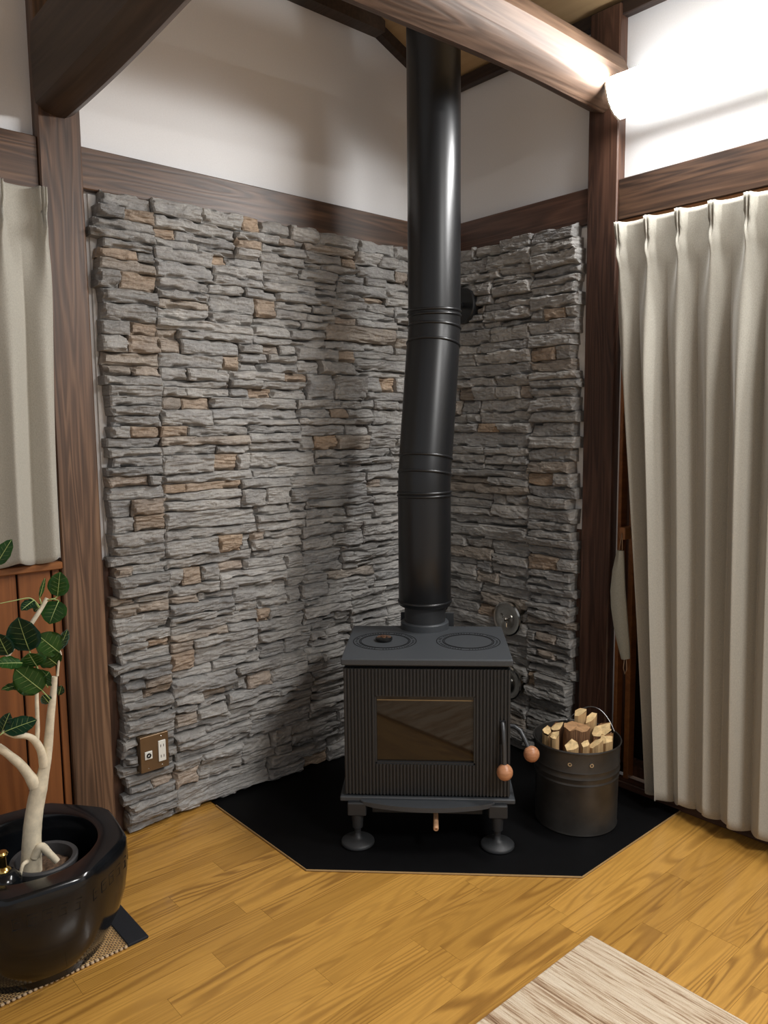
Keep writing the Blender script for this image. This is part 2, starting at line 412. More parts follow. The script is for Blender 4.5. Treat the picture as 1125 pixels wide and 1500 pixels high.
# horizontal rails (nageshi)
struct(MB().box(-1.585, 0.0, -0.032, 0.0, 2.077, 2.200, 0.003).build('trim_6', M['dark_x']), 'brown rail above the left stone cladding')
struct(MB().box(-4.0, -1.71, -0.032, 0.0, 2.042, 2.200, 0.003).build('trim_7', M['dark_x']), 'brown rail above the short curtain')
struct(MB().box(-0.032, 0.0, -0.780, -0.032, 2.077, 2.200, 0.003).build('trim_8', M['red_y']), 'dark rail above the right stone cladding')
struct(MB().box(-0.036, 0.0, -4.0, -0.902, 2.060, 2.200, 0.003).build('trim_9', M['log_y'] if 'log_y' in M else M['dark_y']), 'brown rail above the long curtain')
struct(MB().box(-0.030, 0.0, -4.0, -0.902, 2.030, 2.060, 0.002).build('trim_10', M['strip']), 'pale wood strip under the rail above the long curtain')
struct(MB().box(-4.0, -1.71, -0.028, 0.0, 2.018, 2.042, 0.002).build('trim_11', M['cap']), 'pale wood strip under the rail above the short curtain')
# low wall panelling behind the stone edge
struct(MB().box(-1.585, -1.50, -0.012, 0.0, 0.0, 0.93, 0.001).build('trim_12', M['red_z']), 'dark panel strip beside the left post')
struct(MB().box(-0.012, 0.0, -0.780, -0.70, 0.0, 0.95, 0.001).build('trim_13', M['red_z']), 'dark panel strip beside the right post')
# threshold below the long curtain
struct(MB().box(-0.050, 0.0, -4.0, -0.902, 0.0, 0.030, 0.003).build('trim_14', M['red_y']), 'dark wooden threshold under the long curtain')

# log beams
def log_beam(name, path, rad, m, facets, seed, label, squash=(1, 1)):
    """path along one axis; a hewn, slightly uneven log"""
    rg = random.Random(seed); b = MB(); rings = []
    axis = 0 if abs(path[0][0]-path[-1][0]) > abs(path[0][1]-path[-1][1]) else 1
    for p in path:
        ring = []
        for k, (a, q) in enumerate(facets):
            r = rad*q*(1+0.035*noise.noise(Vector((p[0]*2.2+p[1]*2.2, k*3.1, seed))))
            du, dz = math.cos(a)*r*squash[0], math.sin(a)*r*squash[1]
            v = (p[0], p[1]+du, p[2]+dz) if axis == 0 else (p[0]+du, p[1], p[2]+dz)
            ring.append(b.bm.verts.new(v))
        rings.append(ring)
    n = len(facets)
    for a_, b_ in zip(rings, rings[1:]):
        for k in range(n): b.bm.faces.new((a_[k], a_[(k+1) % n], b_[(k+1) % n], b_[k]))
    b.bm.faces.new(rings[0]); b.bm.faces.new(rings[-1][::-1])
    o = b.build(name, m, None, True, 0.45)
    return tag(o, label, 'beam')
fac = [(2*PI*k/20, 1.0 + (0.05 if k % 5 == 0 else -0.02)) for k in range(20)]
log_beam('log_beam', [(-0.046-0.16*i, -0.84, 2.535 + 0.012*math.sin(i*0.5)) for i in range(24)], 0.097, M['log'], fac, 3,
         'brown rounded log beam crossing in front of the flue pipe top')
# left beam: flat left side, rounded belly
pl2 = [(-0.060, -0.092), (-0.040, -0.108), (-0.012, -0.117), (0.022, -0.116), (0.048, -0.102), (0.062, -0.078), (0.068, -0.04), (0.068, 0.11), (-0.062, 0.125), (-0.066, 0.06), (-0.063, -0.06)]
fac2 = [(math.atan2(z_, x_), math.hypot(x_, z_)/0.098) for x_, z_ in pl2]
log_beam('log_beam', [(-1.652, -0.044-0.12*i, 2.380 + 0.0015*i*i*0.5) for i in range(24)], 0.098, M['log2'], fac2, 8,
         'dark hewn log beam resting on the left wooden post')

# window behind the short curtain, sill and wainscot
w1 = struct(MB().box(-3.3, -1.73, 0.09, 0.10, 0.95, 2.03).build('window_1', M['void']), 'dark night window behind the short curtain')
f = MB()
for x0, x1 in ((-1.755, -1.73), (-2.54, -2.50), (-3.3, -3.275)): f.box(x0, x1, 0.03, 0.09, 0.95, 2.03, 0.002)
f.box(-3.3, -1.73, 0.03, 0.09, 0.945, 0.975, 0.002)
f.build('window_frame', M['red_z'], w1)
struct(MB().box(-3.4, -1.711, -0.050, 0.09, 0.925, 0.948, 0.003).build('trim_15', M['cap']), 'orange-brown window sill board')
wn = struct(MB().box(-3.4, -1.711, -0.016, 0.0, 0.0, 0.925).build('trim_16', M['void']), 'orange-brown board wainscot under the window')
x = -1.712
for i, wd in enumerate((0.027, 0.1, 0.098, 0.1, 0.1, 0.1, 0.1)):
    o = MB().box(-wd/2+0.003, wd/2-0.003, -0.012, 0.0, -0.4625, 0.4625, 0.002).build('board', M['wains'], wn); o.location = (x-wd/2, -0.016, 0.4625)
    x -= wd
# tall window behind the long curtain
w2 = struct(MB().box(0.09, 0.10, -3.0, -0.92, 0.03, 2.03).build('window_2', M['void']), 'dark glass door behind the long curtain')
f = MB()
for y0, y1 in ((-0.945, -0.92), (-1.99, -1.95), (-3.0, -2.97)): f.box(0.02, 0.09, y0, y1, 0.03, 2.03, 0.002)
f.box(0.02, 0.09, -3.0, -0.92, 0.03, 0.07, 0.002)
f.build('window_frame', M['red_z'], w2)
MB().box(-0.02, 0.02, -0.932, -0.918, 0.03, 2.03, 0.002).box(-0.02, 0.02, -0.985, -0.965, 0.03, 2.03, 0.002).build('window_jamb', M['cap'], w2)

# ------------------------------------------------------------------ stone cladding
TL = [(-1.425, 2.001), (-1.335, 1.992), (-1.478, 1.896), (-1.444, 1.819), (-1.146, 1.919), (-1.017, 1.979), (-1.004, 2.039), (-1.34, 1.666), (-1.414, 1.65), (-1.424, 1.522), (-1.422, 1.611), (-1.335, 1.627), (-1.252, 1.435), (-1.086, 1.593), (-1.444, 1.339), (-1.316, 1.34), (-1.137, 1.231), (-1.466, 1.173), (-1.344, 1.146), (-1.11, 1.143), (-0.858, 2.011), (-0.573, 1.986), (-0.948, 1.754), (-0.57, 1.763), (-0.449, 1.864), (-0.299, 1.942), (-0.938, 1.623), (-0.583, 1.626), (-0.836, 1.529), (-0.984, 1.458), (-0.688, 1.28), (-0.46, 1.127), (-0.358, 1.525), (-0.629, 1.393), (-1.433, 1.073), (-1.439, 1.044), (-1.131, 0.946), (-1.026, 0.957), (-1.114, 0.868), (-1.534, 0.883), (-1.282, 0.827), (-1.307, 0.764), (-1.431, 0.759), (-1.523, 0.792), (-1.417, 0.647), (-1.337, 0.61), (-1.331, 0.568), (-1.424, 0.493), (-1.423, 0.462), (-1.212, 0.396), (-1.33, 0.349), (-1.015, 0.672), (-1.024, 0.402), (-1.329, 0.119), (-1.422, 0.157), (-0.791, 0.051)]
TR = [(-0.655, 1.784), (-0.753, 1.911), (-0.604, 1.642), (-0.521, 1.485), (-0.193, 1.467), (-0.32, 1.322), (-0.611, 1.152), (-0.63, 0.78), (-0.671, 0.828), (-0.324, 0.565), (-0.634, 0.517), (-0.635, 0.423), (-0.549, 0.312)]
GREYS = [(0.325, 0.318, 0.308), (0.345, 0.338, 0.327), (0.305, 0.301, 0.296), (0.365, 0.356, 0.343), (0.33, 0.321, 0.309), (0.35, 0.339, 0.325)]
TANS = [(0.38, 0.295, 0.225), (0.36, 0.30, 0.25), (0.41, 0.31, 0.225), (0.345, 0.295, 0.25), (0.36, 0.285, 0.22)]
PH, PZ0, ZTOP = 0.0965, 0.0068, 2.084

def wig(s, z, amp=0.0045): return amp*noise.noise(Vector((s*11.0, z*37.0, 1.7)))+amp*0.5*noise.noise(Vector((s*35.0, z*53.0, 4.2)))

def layout(s_end, s_seam, s_cor, rng, tans):
    """stones between the free end (s_end) and the corner (s_cor); returns [(s00,s01,s10,s11,z0,z1,end)]"""
    out = []
    k = 0
    sg = 1 if s_cor > s_end else -1
    while PZ0 + k*PH < ZTOP - 0.02:
        za = PZ0 + k*PH; zb = min(za + PH, ZTOP); k += 1
        blocks = [(s_end + sg*rng.uniform(-0.012, 0.008), s_seam + sg*rng.uniform(-0.004, 0.004), True)]
        s = blocks[0][1]
        while abs(s_cor - s) > 0.02:
            wd = rng.uniform(0.17, 0.40)
            e = s + sg*wd
            if abs(s_cor - e) < 0.10 or (s_cor - e)*sg < 0: e = s_cor
            blocks.append((s, e, False)); s = e
        for (a, bq, end) in blocks:
            h = zb-za; r = rng.random()
            if h < 0.06: cuts = [0, 1]
            elif end: cuts = rng.choice(([0, .34, .66, 1], [0, .45, 1], [0, .3, .62, 1], [0, .58, 1], [0, .36, .7, 1]))
            elif r < 0.03 and not any(za <= t[1] < zb and min(a, bq) <= t[0] < max(a, bq) for t in tans): cuts = [0, 1]
            elif r < 0.62: cuts = [0, rng.uniform(.34, .66), 1]
            else: cuts = [0, rng.uniform(.24, .38), rng.uniform(.58, .74), 1]
            for c0, c1 in zip(cuts, cuts[1:]):
                z0, z1 = za+h*c0, za+h*c1
                pieces = [(a, bq)]
                tp = [t for t in tans if z0 <= t[1] < z1 and min(a, bq) <= t[0] < max(a, bq)]
                wdt = abs(bq-a)
                if tp and wdt > 0.12:
                    tw = rng.uniform(0.07, 0.11); t0 = tp[0][0]-tw/2; t1 = t0+tw
                    lo_, hi_ = min(a, bq), max(a, bq)
                    if t0 < lo_+0.04: t0 = lo_
                    if t1 > hi_-0.04: t1 = hi_
                    cs = sorted({lo_, t0, t1, hi_})
                    pieces = list(zip(cs, cs[1:]))
                elif wdt > 0.19 and rng.random() < 0.36 and not end:
                    m = a+(bq-a)*rng.uniform(.3, .7); pieces = [(a, m), (m, bq)]
                for (p, q) in pieces:
                    p, q = min(p, q), max(p, q)
                    istan = any(p <= t[0] < q and z0 <= t[1] < z1 for t in tans)
                    jit = rng.uniform(-.018, .010)*sg if end else 0.0
                    if end:
                        if sg > 0 and abs(p-a) < 1e-6: p += jit
                        if sg < 0 and abs(q-a) < 1e-6: q += jit
                    out.append([p, q, z0, z1, istan, end, rng.random(), rng.random(), rng.random()])
    return out

def stone_geo(st, side, idx):
    p, q, z0, z1, istan, end, r1, r2, r3 = st
    g = 0.0006
    nx = max(8, min(60, int((q-p)/0.0050))); ny = max(7, min(24, int((z1-z0)/0.0034)))
    d0 = 0.048 + 0.026*r1 - (0.006 if istan else 0) + (0.006 if end else 0)
    tilt = (r2-0.5)*0.016; tilt2 = (r3-0.5)*0.014
    H, W = z1-z0, q-p
    sl0, sl1 = (r3-0.5)*0.012, (r2-0.5)*0.012
    verts, faces = [], []
    for j in range(ny+1):
        tj = j/ny
        for i in range(nx+1):
            ti = i/nx
            sA, sB = p+g+sl0*(tj-.5), q-g+sl1*(tj-.5)
            s = sA+(sB-sA)*ti
            zl, zh = z0+g+wig(s, z0), z1-g+wig(s, z1)
            z = zl+(zh-zl)*tj
            e = min(ti*W, (1-ti)*W, tj*H*0.9, (1-tj)*H)
            sk = s + 0.35*(z-z0)                                            # strata run slightly aslant
            wob = noise.noise(Vector((s*20, z*20, idx*0.5)))*0.5
            led = noise.noise(Vector((sk*6.0, z*24.0, idx*0.37))) + 0.12*wob
            q4 = led*3.2; fl = math.floor(q4); fr_ = q4-fl
            led = (fl + (0.0 if fr_ < 0.72 else (fr_-0.72)/0.28))/3.2        # flat cleaved steps with steep risers
            n = d0 + tilt*(tj-.5) + tilt2*(ti-.5) + (0.0105+0.09*max(0.0, H-0.03))*led
            st2 = noise.noise(Vector((sk*13, z*85, idx*0.11+9)))
            n += 0.0034*(abs(st2)*2-0.5)
            n += 0.0022*noise.noise(Vector((s*70, z*120, idx*0.2+3))) + 0.0012*noise.noise(Vector((s*170, z*210, idx*0.2+7)))
            chip = noise.noise(Vector((s*15, z*34, idx*0.7+20)))-0.05
            if chip > 0: n -= min(0.020, 0.075*chip)*(1.0 if e < 0.0045 else max(0.0, 1-(e-0.0045)/0.006))
            n -= 0.006*math.exp(-e/0.0016)
            n = max(n, 0.024)
            verts.append((s, n, z))
    W1 = nx+1
    for j in range(ny):
        for i in range(nx): faces.append((j*W1+i, j*W1+i+1, (j+1)*W1+i+1, (j+1)*W1+i))
    loop = [i for i in range(nx+1)] + [j*W1+nx for j in range(1, ny+1)] + [ny*W1+i for i in range(nx-1, -1, -1)] + [j*W1 for j in range(ny-1, 0, -1)]
    base = len(verts)
    mid = len(loop)
    for li in loop:
        s, n, z = verts[li]
        verts.append((s+(0.004*noise.noise(Vector((s*90, z*90, 5)))), n*0.5, z))
    for li in loop:
        s, n, z = verts[li]; verts.append((s, 0.008, z))
    for k in range(mid):
        k2 = (k+1) % mid
        faces.append((loop[k2], loop[k], base+k, base+k2))
        faces.append((base+k2, base+k, base+mid+k, base+mid+k2))
    W_ = [(s, -n, z) if side == 'L' else (-n, s, z) for s, n, z in verts]
    rg = random.Random(idx*7+1)
    c = rg.choice(TANS) if istan else rg.choice(GREYS)
    if not istan and rg.random() < 0.05: c = (0.34, 0.30, 0.26)
    m = rg.uniform(0.90, 1.10)
    if end: m *= 0.86
    return W_, faces, tuple(x*m for x in c)

def tint_mesh(name, parts):
    vs_, fs_, cs = [], [], []
    for V, F, c in parts:
        o = len(vs_); vs_ += V; fs_ += [tuple(i+o for i in f) for f in F]; cs += [c]*len(V)
    me = bpy.data.meshes.new(name); me.from_pydata(vs_, [], fs_); me.update()
    a = me.color_attributes.new('tint', 'FLOAT_COLOR', 'POINT')
    flat = []
    for c in cs: flat += [c[0], c[1], c[2], 1.0]
    a.data.foreach_set('color', flat)
    bm = bmesh.new(); bm.from_mesh(me); bmesh.ops.recalc_face_normals(bm, faces=bm.faces[:]); bm.to_mesh(me); bm.free()
    me.materials.append(M['stone'])
    return me

def cladding(side, s_end, s_seam, s_cor, seed, tans, label, holes=()):
    rng = random.Random(seed)
    root = empty('stone_cladding', (0, 0, 0)); tag(root, label, 'stone cladding', 'ledge stone cladding in the stove corner')
    lo_, hi_ = min(s_end, s_cor), max(s_end, s_cor)
    ins = 0.006
    b0, b1 = (lo_-0.012, hi_) if s_end < s_cor else (lo_, hi_+0.012)
    if side == 'L': MB().box(b0, b1, -0.010, 0.0, 0.0, 2.07).build('white_backing', M['board'], root); MB().box(lo_+0.02, hi_, -0.022, -0.010, 0.004, 2.06).build('dark_joint_bed', M['mortar'], root)
    else: MB().box(-0.010, 0.0, lo_-0.012, hi_, 0.0, 2.07).build('white_backing', M['board'], root); MB().box(-0.022, -0.010, lo_+0.02, hi_, 0.004, 2.06).build('dark_joint_bed', M['mortar'], root)
    stones = layout(s_end, s_seam, s_cor, rng, tans)
    stones.sort(key=lambda s: -(s[1]-s[0])*(s[3]-s[2]))
    rest = []
    for i, st in enumerate(stones):
        hidden = False
        for (h0, h1, g0, g1) in holes:      # stones stay below the socket plate
            if st[0] < h1 and st[1] > h0 and st[2] < g1 and st[3] > g0: hidden = True
        V, F, c = stone_geo(st, side, i + (1000 if side == 'R' else 0))
        if hidden:
            V2 = []
            for (x, y, z) in V:
                inside = any(h0-0.001 < x < h1+0.001 and g0-0.001 < z < g1+0.001 for (h0, h1, g0, g1) in holes)
                V2.append((x, max(y, -0.050), z) if inside else (x, y, z))
            V = V2
        if i < 300: link(bpy.data.objects.new('stone', tint_mesh('stone', [(V, F, c)])), root)
        else: rest.append((V, F, c))
    if rest:
        o = link(bpy.data.objects.new('small_stones', tint_mesh('small_stones', rest)), root); o['kind'] = 'stuff'
    return root, len(stones)

PLATE = (-1.507, -1.407, 0.212, 0.334)
_, nL = cladding('L', -1.548, -1.372, -0.012, 11, TL, 'grey ledge stone cladding with tan accents on the left wall', holes=(PLATE,))
_, nR = cladding('R', -0.748, -0.541, -0.084, 23, TR, 'darker ledge stone cladding on the right wall behind the stove')
print('stones', nL, nR)

# socket plate
so = empty('wall_socket', (-1.457, -0.052, 0.273)); tag(so, 'bronze socket plate with white outlets set into the left stone cladding', 'socket')
pl = MB().box(-0.050, 0.050, -0.030, 0.0, -0.061, 0.061, 0.0015).build('plate', M['plate_br'], so)
ot = MB().box(0.012, 0.038, -0.034, -0.030, -0.036, 0.036, 0.001).build('outlet', M['whiteplastic'], so)
s_ = MB()
for dz in (0.018, -0.018):
    for dx in (-0.005, 0.005): s_.box(0.025+dx-0.0009, 0.025+dx+0.0009, -0.0346, -0.0339, dz-0.0045, dz+0.0045)
s_.build('slots', M['irondark'], ot)
aj = MB().box(-0.036, -0.010, -0.034, -0.030, -0.017, 0.010, 0.001).build('antenna_jack', M['whiteplastic'], so)
ring = MB().lathe([(0.0042, 0), (0.0042, 0.003), (0.0078, 0.003), (0.0078, 0)], 20, Matrix.Translation((-0.023, -0.034, -0.0035)) @ Matrix.Rotation(PI/2, 4, 'X'), closed=True).build('jack_ring', M['irondark'], aj)
for dx, dz in ((0.025, 0.050), (0.025, -0.050), (-0.023, -0.050)): MB().sphere((dx, -0.030, dz), (0.0022, 0.0012, 0.0022), 8).build('screw', M['steel'], so)

# ------------------------------------------------------------------ hearth plate
b = MB(); pts = [(-0.03, -0.03), (-1.228, -0.03), (-1.228, -0.621), (-0.641, -1.208), (-0.051, -1.208), (-0.051, -0.905), (-0.03, -0.905)]
b.prism(pts, 0.0005, 0.006, bev=0.0008)
hearth = tag(b.build('hearth_plate', M['plate']), 'black floor plate with cut corner under the stove', 'hearth plate')
b = MB(); e = [(-1.2305, -0.07), (-1.2305, -0.622), (-0.642, -1.2105), (-0.052, -1.2105)]
b.tube([(x, y, 0.003) for x, y in e], 0.0028, 6); b.build('edge_trim', M['plate_edge'], hearth)

# ------------------------------------------------------------------ the stove (turned 45 degrees into the corner)
def D(u, w, z=0.0): return Vector(((u+w)/R2, (w-u)/R2, z))
SU, SW = -0.062, -0.96
stove = empty('wood_stove', D(SU, SW, 0.006), -PI/4)
tag(stove, 'black wood stove with fluted front standing on the black plate', 'stove')
HZ = -0.006                     # local heights are measured from the floor
def sb(*a, **k): return MB().box(*a, **k)
FY = -1.150 - SW                # local y of the front
BY = -0.765 - SW
body = MB(); body.box(-0.262, 0.262, FY+0.022, BY, 0.168+HZ, 0.598+HZ, 0.004).build('body', M['iron'], stove)
sb(-0.258, 0.258, FY+0.012, FY+0.03, 0.588+HZ, 0.600+HZ).build('shadow_gap', M['irondark'], stove)
tp = sb(-0.270, 0.270, FY-0.012, BY+0.012, 0.601+HZ, 0.623+HZ, bev=0.004, seg=2).build('top_plate', M['irontop'], stove)
# cooking rings: grooves with worn lettering ticks
for cu, cw in ((-0.205-SU, -0.955-SW), (0.078-SU, -0.952-SW)):
    g = MB()
    for rr, th in ((0.107, 0.0014), (0.086, 0.0016), (0.081, 0.0012)):
        g.lathe([(rr-th, 0.0), (rr+th, 0.0), (rr+th, 0.0009), (rr-th, 0.0009)], 56, Matrix.Translation((cu, cw, 0.6228+HZ)), closed=True)
    ck = g.build('cooking_ring', M['irondark'], tp)
    g = MB(); rgk = random.Random(3)
    for k in range(64):
        a = 2*PI*k/64
        if rgk.random() < 0.2: continue
        Mx = Matrix.Translation((cu, cw, 0.6228+HZ)) @ Matrix.Rotation(a, 4, 'Z')
        g.box(0.094, 0.094+rgk.uniform(0.004, 0.008), -0.0012, 0.0012+rgk.uniform(0, .002), 0, 0.0008, M=Mx)
    g.build('ring_marks', M['irondark'], ck)
# fluted front with a window opening
def flutes(b, u0, u1, z0, z1, y0, pitch=0.011, depth=0.006):
    n = max(1, round((u1-u0)/pitch)); pw = (u1-u0)/n
    xs = []
    for k in range(n):
        for f_, d_ in ((0.0, 0.0), (0.20, 0.0), (0.32, -depth), (0.80, -depth), (0.92, 0.0)): xs.append((u0+(k+f_)*pw, y0+d_))
    xs.append((u1, y0))
    A = [b.bm.verts.new((x, y, z0)) for x, y in xs]; B = [b.bm.verts.new((x, y, z1)) for x, y in xs]
    C0 = [b.bm.verts.new((u0, y0+0.02, z0)), b.bm.verts.new((u1, y0+0.02, z0))]; C1 = [b.bm.verts.new((u0, y0+0.02, z1)), b.bm.verts.new((u1, y0+0.02, z1))]
    for i in range(len(xs)-1): b.bm.faces.new((A[i], A[i+1], B[i+1], B[i]))
    b.bm.faces.new(A+C0[::-1]); b.bm.faces.new((B+C1[::-1])[::-1])
    b.bm.faces.new((A[0], B[0], C1[0], C0[0])); b.bm.faces.new((A[-1], C0[1], C1[1], B[-1]))
    b.bm.faces.new((C0[0], C1[0], C1[1], C0[1]))
W0, W1_, G0, G1 = -0.165, 0.154, 0.274+HZ, 0.500+HZ
door = empty('door'); door.parent = stove
b = MB(); flutes(b, -0.264, 0.264, G1, 0.588+HZ, FY+0.004); b.build('fluted_panel', M['iron'], stove)
b = MB(); flutes(b, -0.264, 0.264, 0.172+HZ, G0, FY+0.004); b.build('fluted_panel', M['iron'], stove)
b = MB(); flutes(b, -0.264, W0, G0, G1, FY+0.004); b.build('fluted_panel', M['iron'], stove)
b = MB(); flutes(b, W1_, 0.264, G0, G1, FY+0.004); b.build('fluted_panel', M['iron'], stove)
bpy.data.objects.remove(door)
gl = MB().box(W0, W1_, FY+0.014, FY+0.018, G0, G1).build('window_glass', M['glass'], stove)
b = MB()
for x0, x1, z0, z1 in ((W0, W0+0.005, G0, G1), (W1_-0.005, W1_, G0, G1), (W0, W1_, G0, G0+0.005), (W0, W1_, G1-0.004, G1)): b.box(x0, x1, FY+0.004, FY+0.016, z0, z1)
b.build('window_frame', M['iron'], gl)
MB().box(W0+0.006, W1_-0.006, FY+0.0125, FY+0.0139, G1-0.020, G1-0.0165).build('glass_edge', M['firebrick'], gl)
# base, front lip, ash drawer
bs = sb(-0.280, 0.280, FY-0.010, BY, 0.150+HZ, 0.166+HZ, bev=0.003).build('base_plate', M['irontop'], stove)
lip = [(-0.215, 0.0), (-0.215, -0.012)] + [(-0.205 + 0.41*i/14, -0.022 - 0.038*math.sin(PI*i/14)**0.8) for i in range(15)] + [(0.215, -0.012), (0.215, 0.0)]
MB().prism([(x, FY+y) for x, y in lip], 0.143+HZ, 0.158+HZ, bev=0.0025).build('ash_lip', M['irontop'], stove)
ad_ = sb(-0.18, 0.18, FY+0.02, BY-0.02, 0.098+HZ, 0.151+HZ, bev=0.003).build('ash_drawer', M['iron'], stove)
Mp = Matrix.Translation((0.028, FY+0.02, 0.113+HZ)) @ Matrix.Rotation(PI/2+0.30, 4, 'X')
pg = MB().lathe([(0.0, 0.0), (0.006, 0.0), (0.0075, 0.02), (0.0085, 0.075), (0.0085, 0.080), (0.0075, 0.083), (0.0035, 0.083), (0.003, 0.078), (0, 0.078)], 16, Mp).build('drawer_peg', M['peg'], stove, True, 0.7)
MB().lathe([(0.0, 0.0), (0.0034, 0.0), (0.0034, 0.0005), (0, 0.0005)], 12, Mp @ Matrix.Translation((0, 0, 0.0783))).build('peg_hole', M['peghole'], pg)
for lx in (-0.225, 0.225):
    for ly in (FY-0.002+0.0, BY-0.05):
        b = MB()
        Mt = Matrix.Translation((lx, ly, HZ+0.006))
        b.box(lx-0.030, lx+0.030, ly-0.022, ly+0.03, 0.108+HZ, 0.151+HZ, 0.003)
        b.lathe([(0.0, 0.108), (0.020, 0.108), (0.017, 0.062), (0.011, 0.060), (0.010, 0.036), (0.0, 0.036)], 20, Matrix.Translation((lx, ly, HZ)))
        lg = b.build('leg', M['iron'], stove, True, 0.6)
        MB().lathe([(0.0, 0.0), (0.050, 0.0), (0.054, 0.003), (0.054, 0.009), (0.050, 0.013), (0.022, 0.019), (0.012, 0.026), (0.010, 0.040), (0.0, 0.040)], 36, Matrix.Translation((lx, ly, 0.0))).build('foot', M['iron'], lg, True, 0.9)
# handles with wooden knobs
b = MB(); hx, hy_ = 0.177-SU, FY
b.tube([(hx, hy_+0.012, 0.418+HZ), (hx, hy_-0.008, 0.412+HZ), (hx+0.001, hy_-0.020, 0.396+HZ), (hx+0.003, hy_-0.028, 0.35+HZ), (hx+0.004, hy_-0.032, 0.29+HZ)], 0.0075, 12)
hd = b.build('door_handle', M['rod'], stove, True, 0.8)
MB().sphere((hx+0.005, hy_-0.033, 0.268+HZ), (0.0255, 0.0255, 0.0265), 24).build('wooden_knob', M['ball'], hd, True)
MB().box(hx-0.011, hx+0.011, FY-0.004, FY+0.004, 0.345+HZ, 0.425+HZ, 0.003).build('handle_slot', M['irondark'], hd)
b = MB(); sx = 0.262
b.tube([(sx-0.01, FY+0.09, 0.372+HZ), (sx+0.022, FY+0.075, 0.374+HZ), (sx+0.040, FY+0.062, 0.366+HZ), (sx+0.052, FY+0.050, 0.345+HZ), (sx+0.064, FY+0.040, 0.318+HZ)], 0.0075, 12)
hd = b.build('side_handle', M['rod'], stove, True, 0.8)
MB().sphere((sx+0.073, FY+0.034, 0.300+HZ), (0.0255, 0.0255, 0.026), 24).build('wooden_knob', M['ball'], hd, True)
# rear heat shield
sb(-0.098, 0.098, BY+0.050, BY+0.058, 0.45+HZ, 0.664+HZ, bev=0.002).build('rear_shield', M['iron'], stove)
sb(-0.20, 0.20, BY, BY+0.05, 0.25+HZ, 0.56+HZ, bev=0.004).build('rear_box', M['iron'], stove)
# thermometer lying on the left ring
th = empty('stove_thermometer', D(-0.208, -0.952, 0.6245), -PI/4+0.3); tag(th, 'small round black and copper stove thermometer on the stove top', 'thermometer')
MB().lathe([(0.0, 0.0), (0.026, 0.0), (0.029, 0.003), (0.029, 0.009), (0.026, 0.011), (0.0, 0.011)], 32).build('case', M['blackgloss'], th, True, 0.6)
g = MB()
for k in range(7):
    a = -0.4+k*0.52; g.box(0.012, 0.024, -0.0035, 0.0035, 0.011, 0.0122, M=Matrix.Rotation(a, 4, 'Z'))
g.lathe([(0.004, 0.011), (0.008, 0.011), (0.008, 0.0135), (0.004, 0.0135)], 16, closed=True)
g.box(-0.002, 0.002, 0.0, 0.020, 0.0125, 0.0140)
g.build('dial_marks', M['copper'], th)

# ------------------------------------------------------------------ flue pipe
pr = 0.0945
LO, HI = (-0.070, -0.770), (-0.032, -0.672)
flue = empty('flue_pipe', D(LO[0], LO[1], 0.623)); tag(flue, 'matte black flue pipe with an offset bend rising from stove to ceiling', 'flue pipe')
fo_ = D(LO[0], LO[1], 0.623)
def FP(u, w, z): return D(u, w, z) - fo_
ZB0, ZB1 = 1.165, 1.705
def axis_pt(z):
    if z <= ZB0: return FP(LO[0], LO[1], z)
    if z >= ZB1: return FP(HI[0], HI[1], z)
    f_ = (z-ZB0)/(ZB1-ZB0)
    return FP(LO[0]+(HI[0]-LO[0])*f_, LO[1]+(HI[1]-LO[1])*f_, z)
def pipe_seg(name, zs, r):
    b = MB(); b.tube([axis_pt(z) for z in zs], r if not isinstance(r, list) else r, 56, cap=True); return b.build(name, M['pipe'], flue, True, 0.7)
def bead(z, r, hgt, name='joint_ring', parent=flue):
    d = (axis_pt(z+0.02)-axis_pt(z-0.02)).normalized()
    Mx = Matrix.Translation(axis_pt(z)) @ d.to_track_quat('Z', 'Y').to_matrix().to_4x4()
    prof = [(r-0.004, -hgt), (r+0.0005, -hgt), (r+0.003, -hgt*0.5), (r+0.0038, 0), (r+0.003, hgt*0.5), (r+0.0005, hgt), (r-0.004, hgt)]
    return MB().lathe(prof, 56, Mx).build(name, M['pipe'], flue, True)
MB().lathe([(0.0735, 0.0), (0.086, 0.0), (0.086, 0.022), (0.083, 0.026), (0.0735, 0.026)], 48).build('flange', M['irontop'], flue, True, 0.6)
MB().lathe([(0.0735, 0.0), (0.0735, 0.085), (0.06, 0.09)], 48).build('collar', M['iron'], flue, True, 0.6)
pipe_seg('lower_section', [0.708, 0.712, 0.9, 1.115], [pr-0.003, pr, pr, pr])
pipe_seg('lower_elbow', [1.113, 1.15, 1.18, 1.225, 1.236], pr-0.0008)
pipe_seg('slanted_section', [1.234, 1.30, 1.5, 1.632], pr+0.0006)
pipe_seg('upper_elbow', [1.630, 1.66, 1.70, 1.72, 1.756], pr-0.0008)
pipe_seg('upper_section', [1.754, 1.9, 2.4, 3.10], pr)
for z in (1.105, 1.117, 1.182, 1.238, 1.640, 1.700, 1.742, 1.757): bead(z, pr, 0.005)
bead(0.722, pr, 0.006); bead(1.385, pr-0.0028, 0.002)
# wall bracket holding the pipe
br = empty('pipe_bracket', (-0.062, -0.198, 1.848)); tag(br, 'black round wall bracket on the right stone behind the pipe', 'bracket')
My = Matrix.Rotation(-PI/2, 4, 'Y')
MB().lathe([(0.0, -0.03), (0.070, -0.03), (0.074, 0.010), (0.074, 0.020), (0.070, 0.024), (0.0, 0.024)], 44, My).build('rosette', M['pipe'], br, True, 0.6)
e_ = D(HI[0], HI[1], 1.848) - Vector((-0.062, -0.198, 1.848))
MB().tube([(-0.02, 0, 0), tuple(e_*0.80)], 0.012, 12).build('stay_rod', M['pipe'], br, True, 0.8)

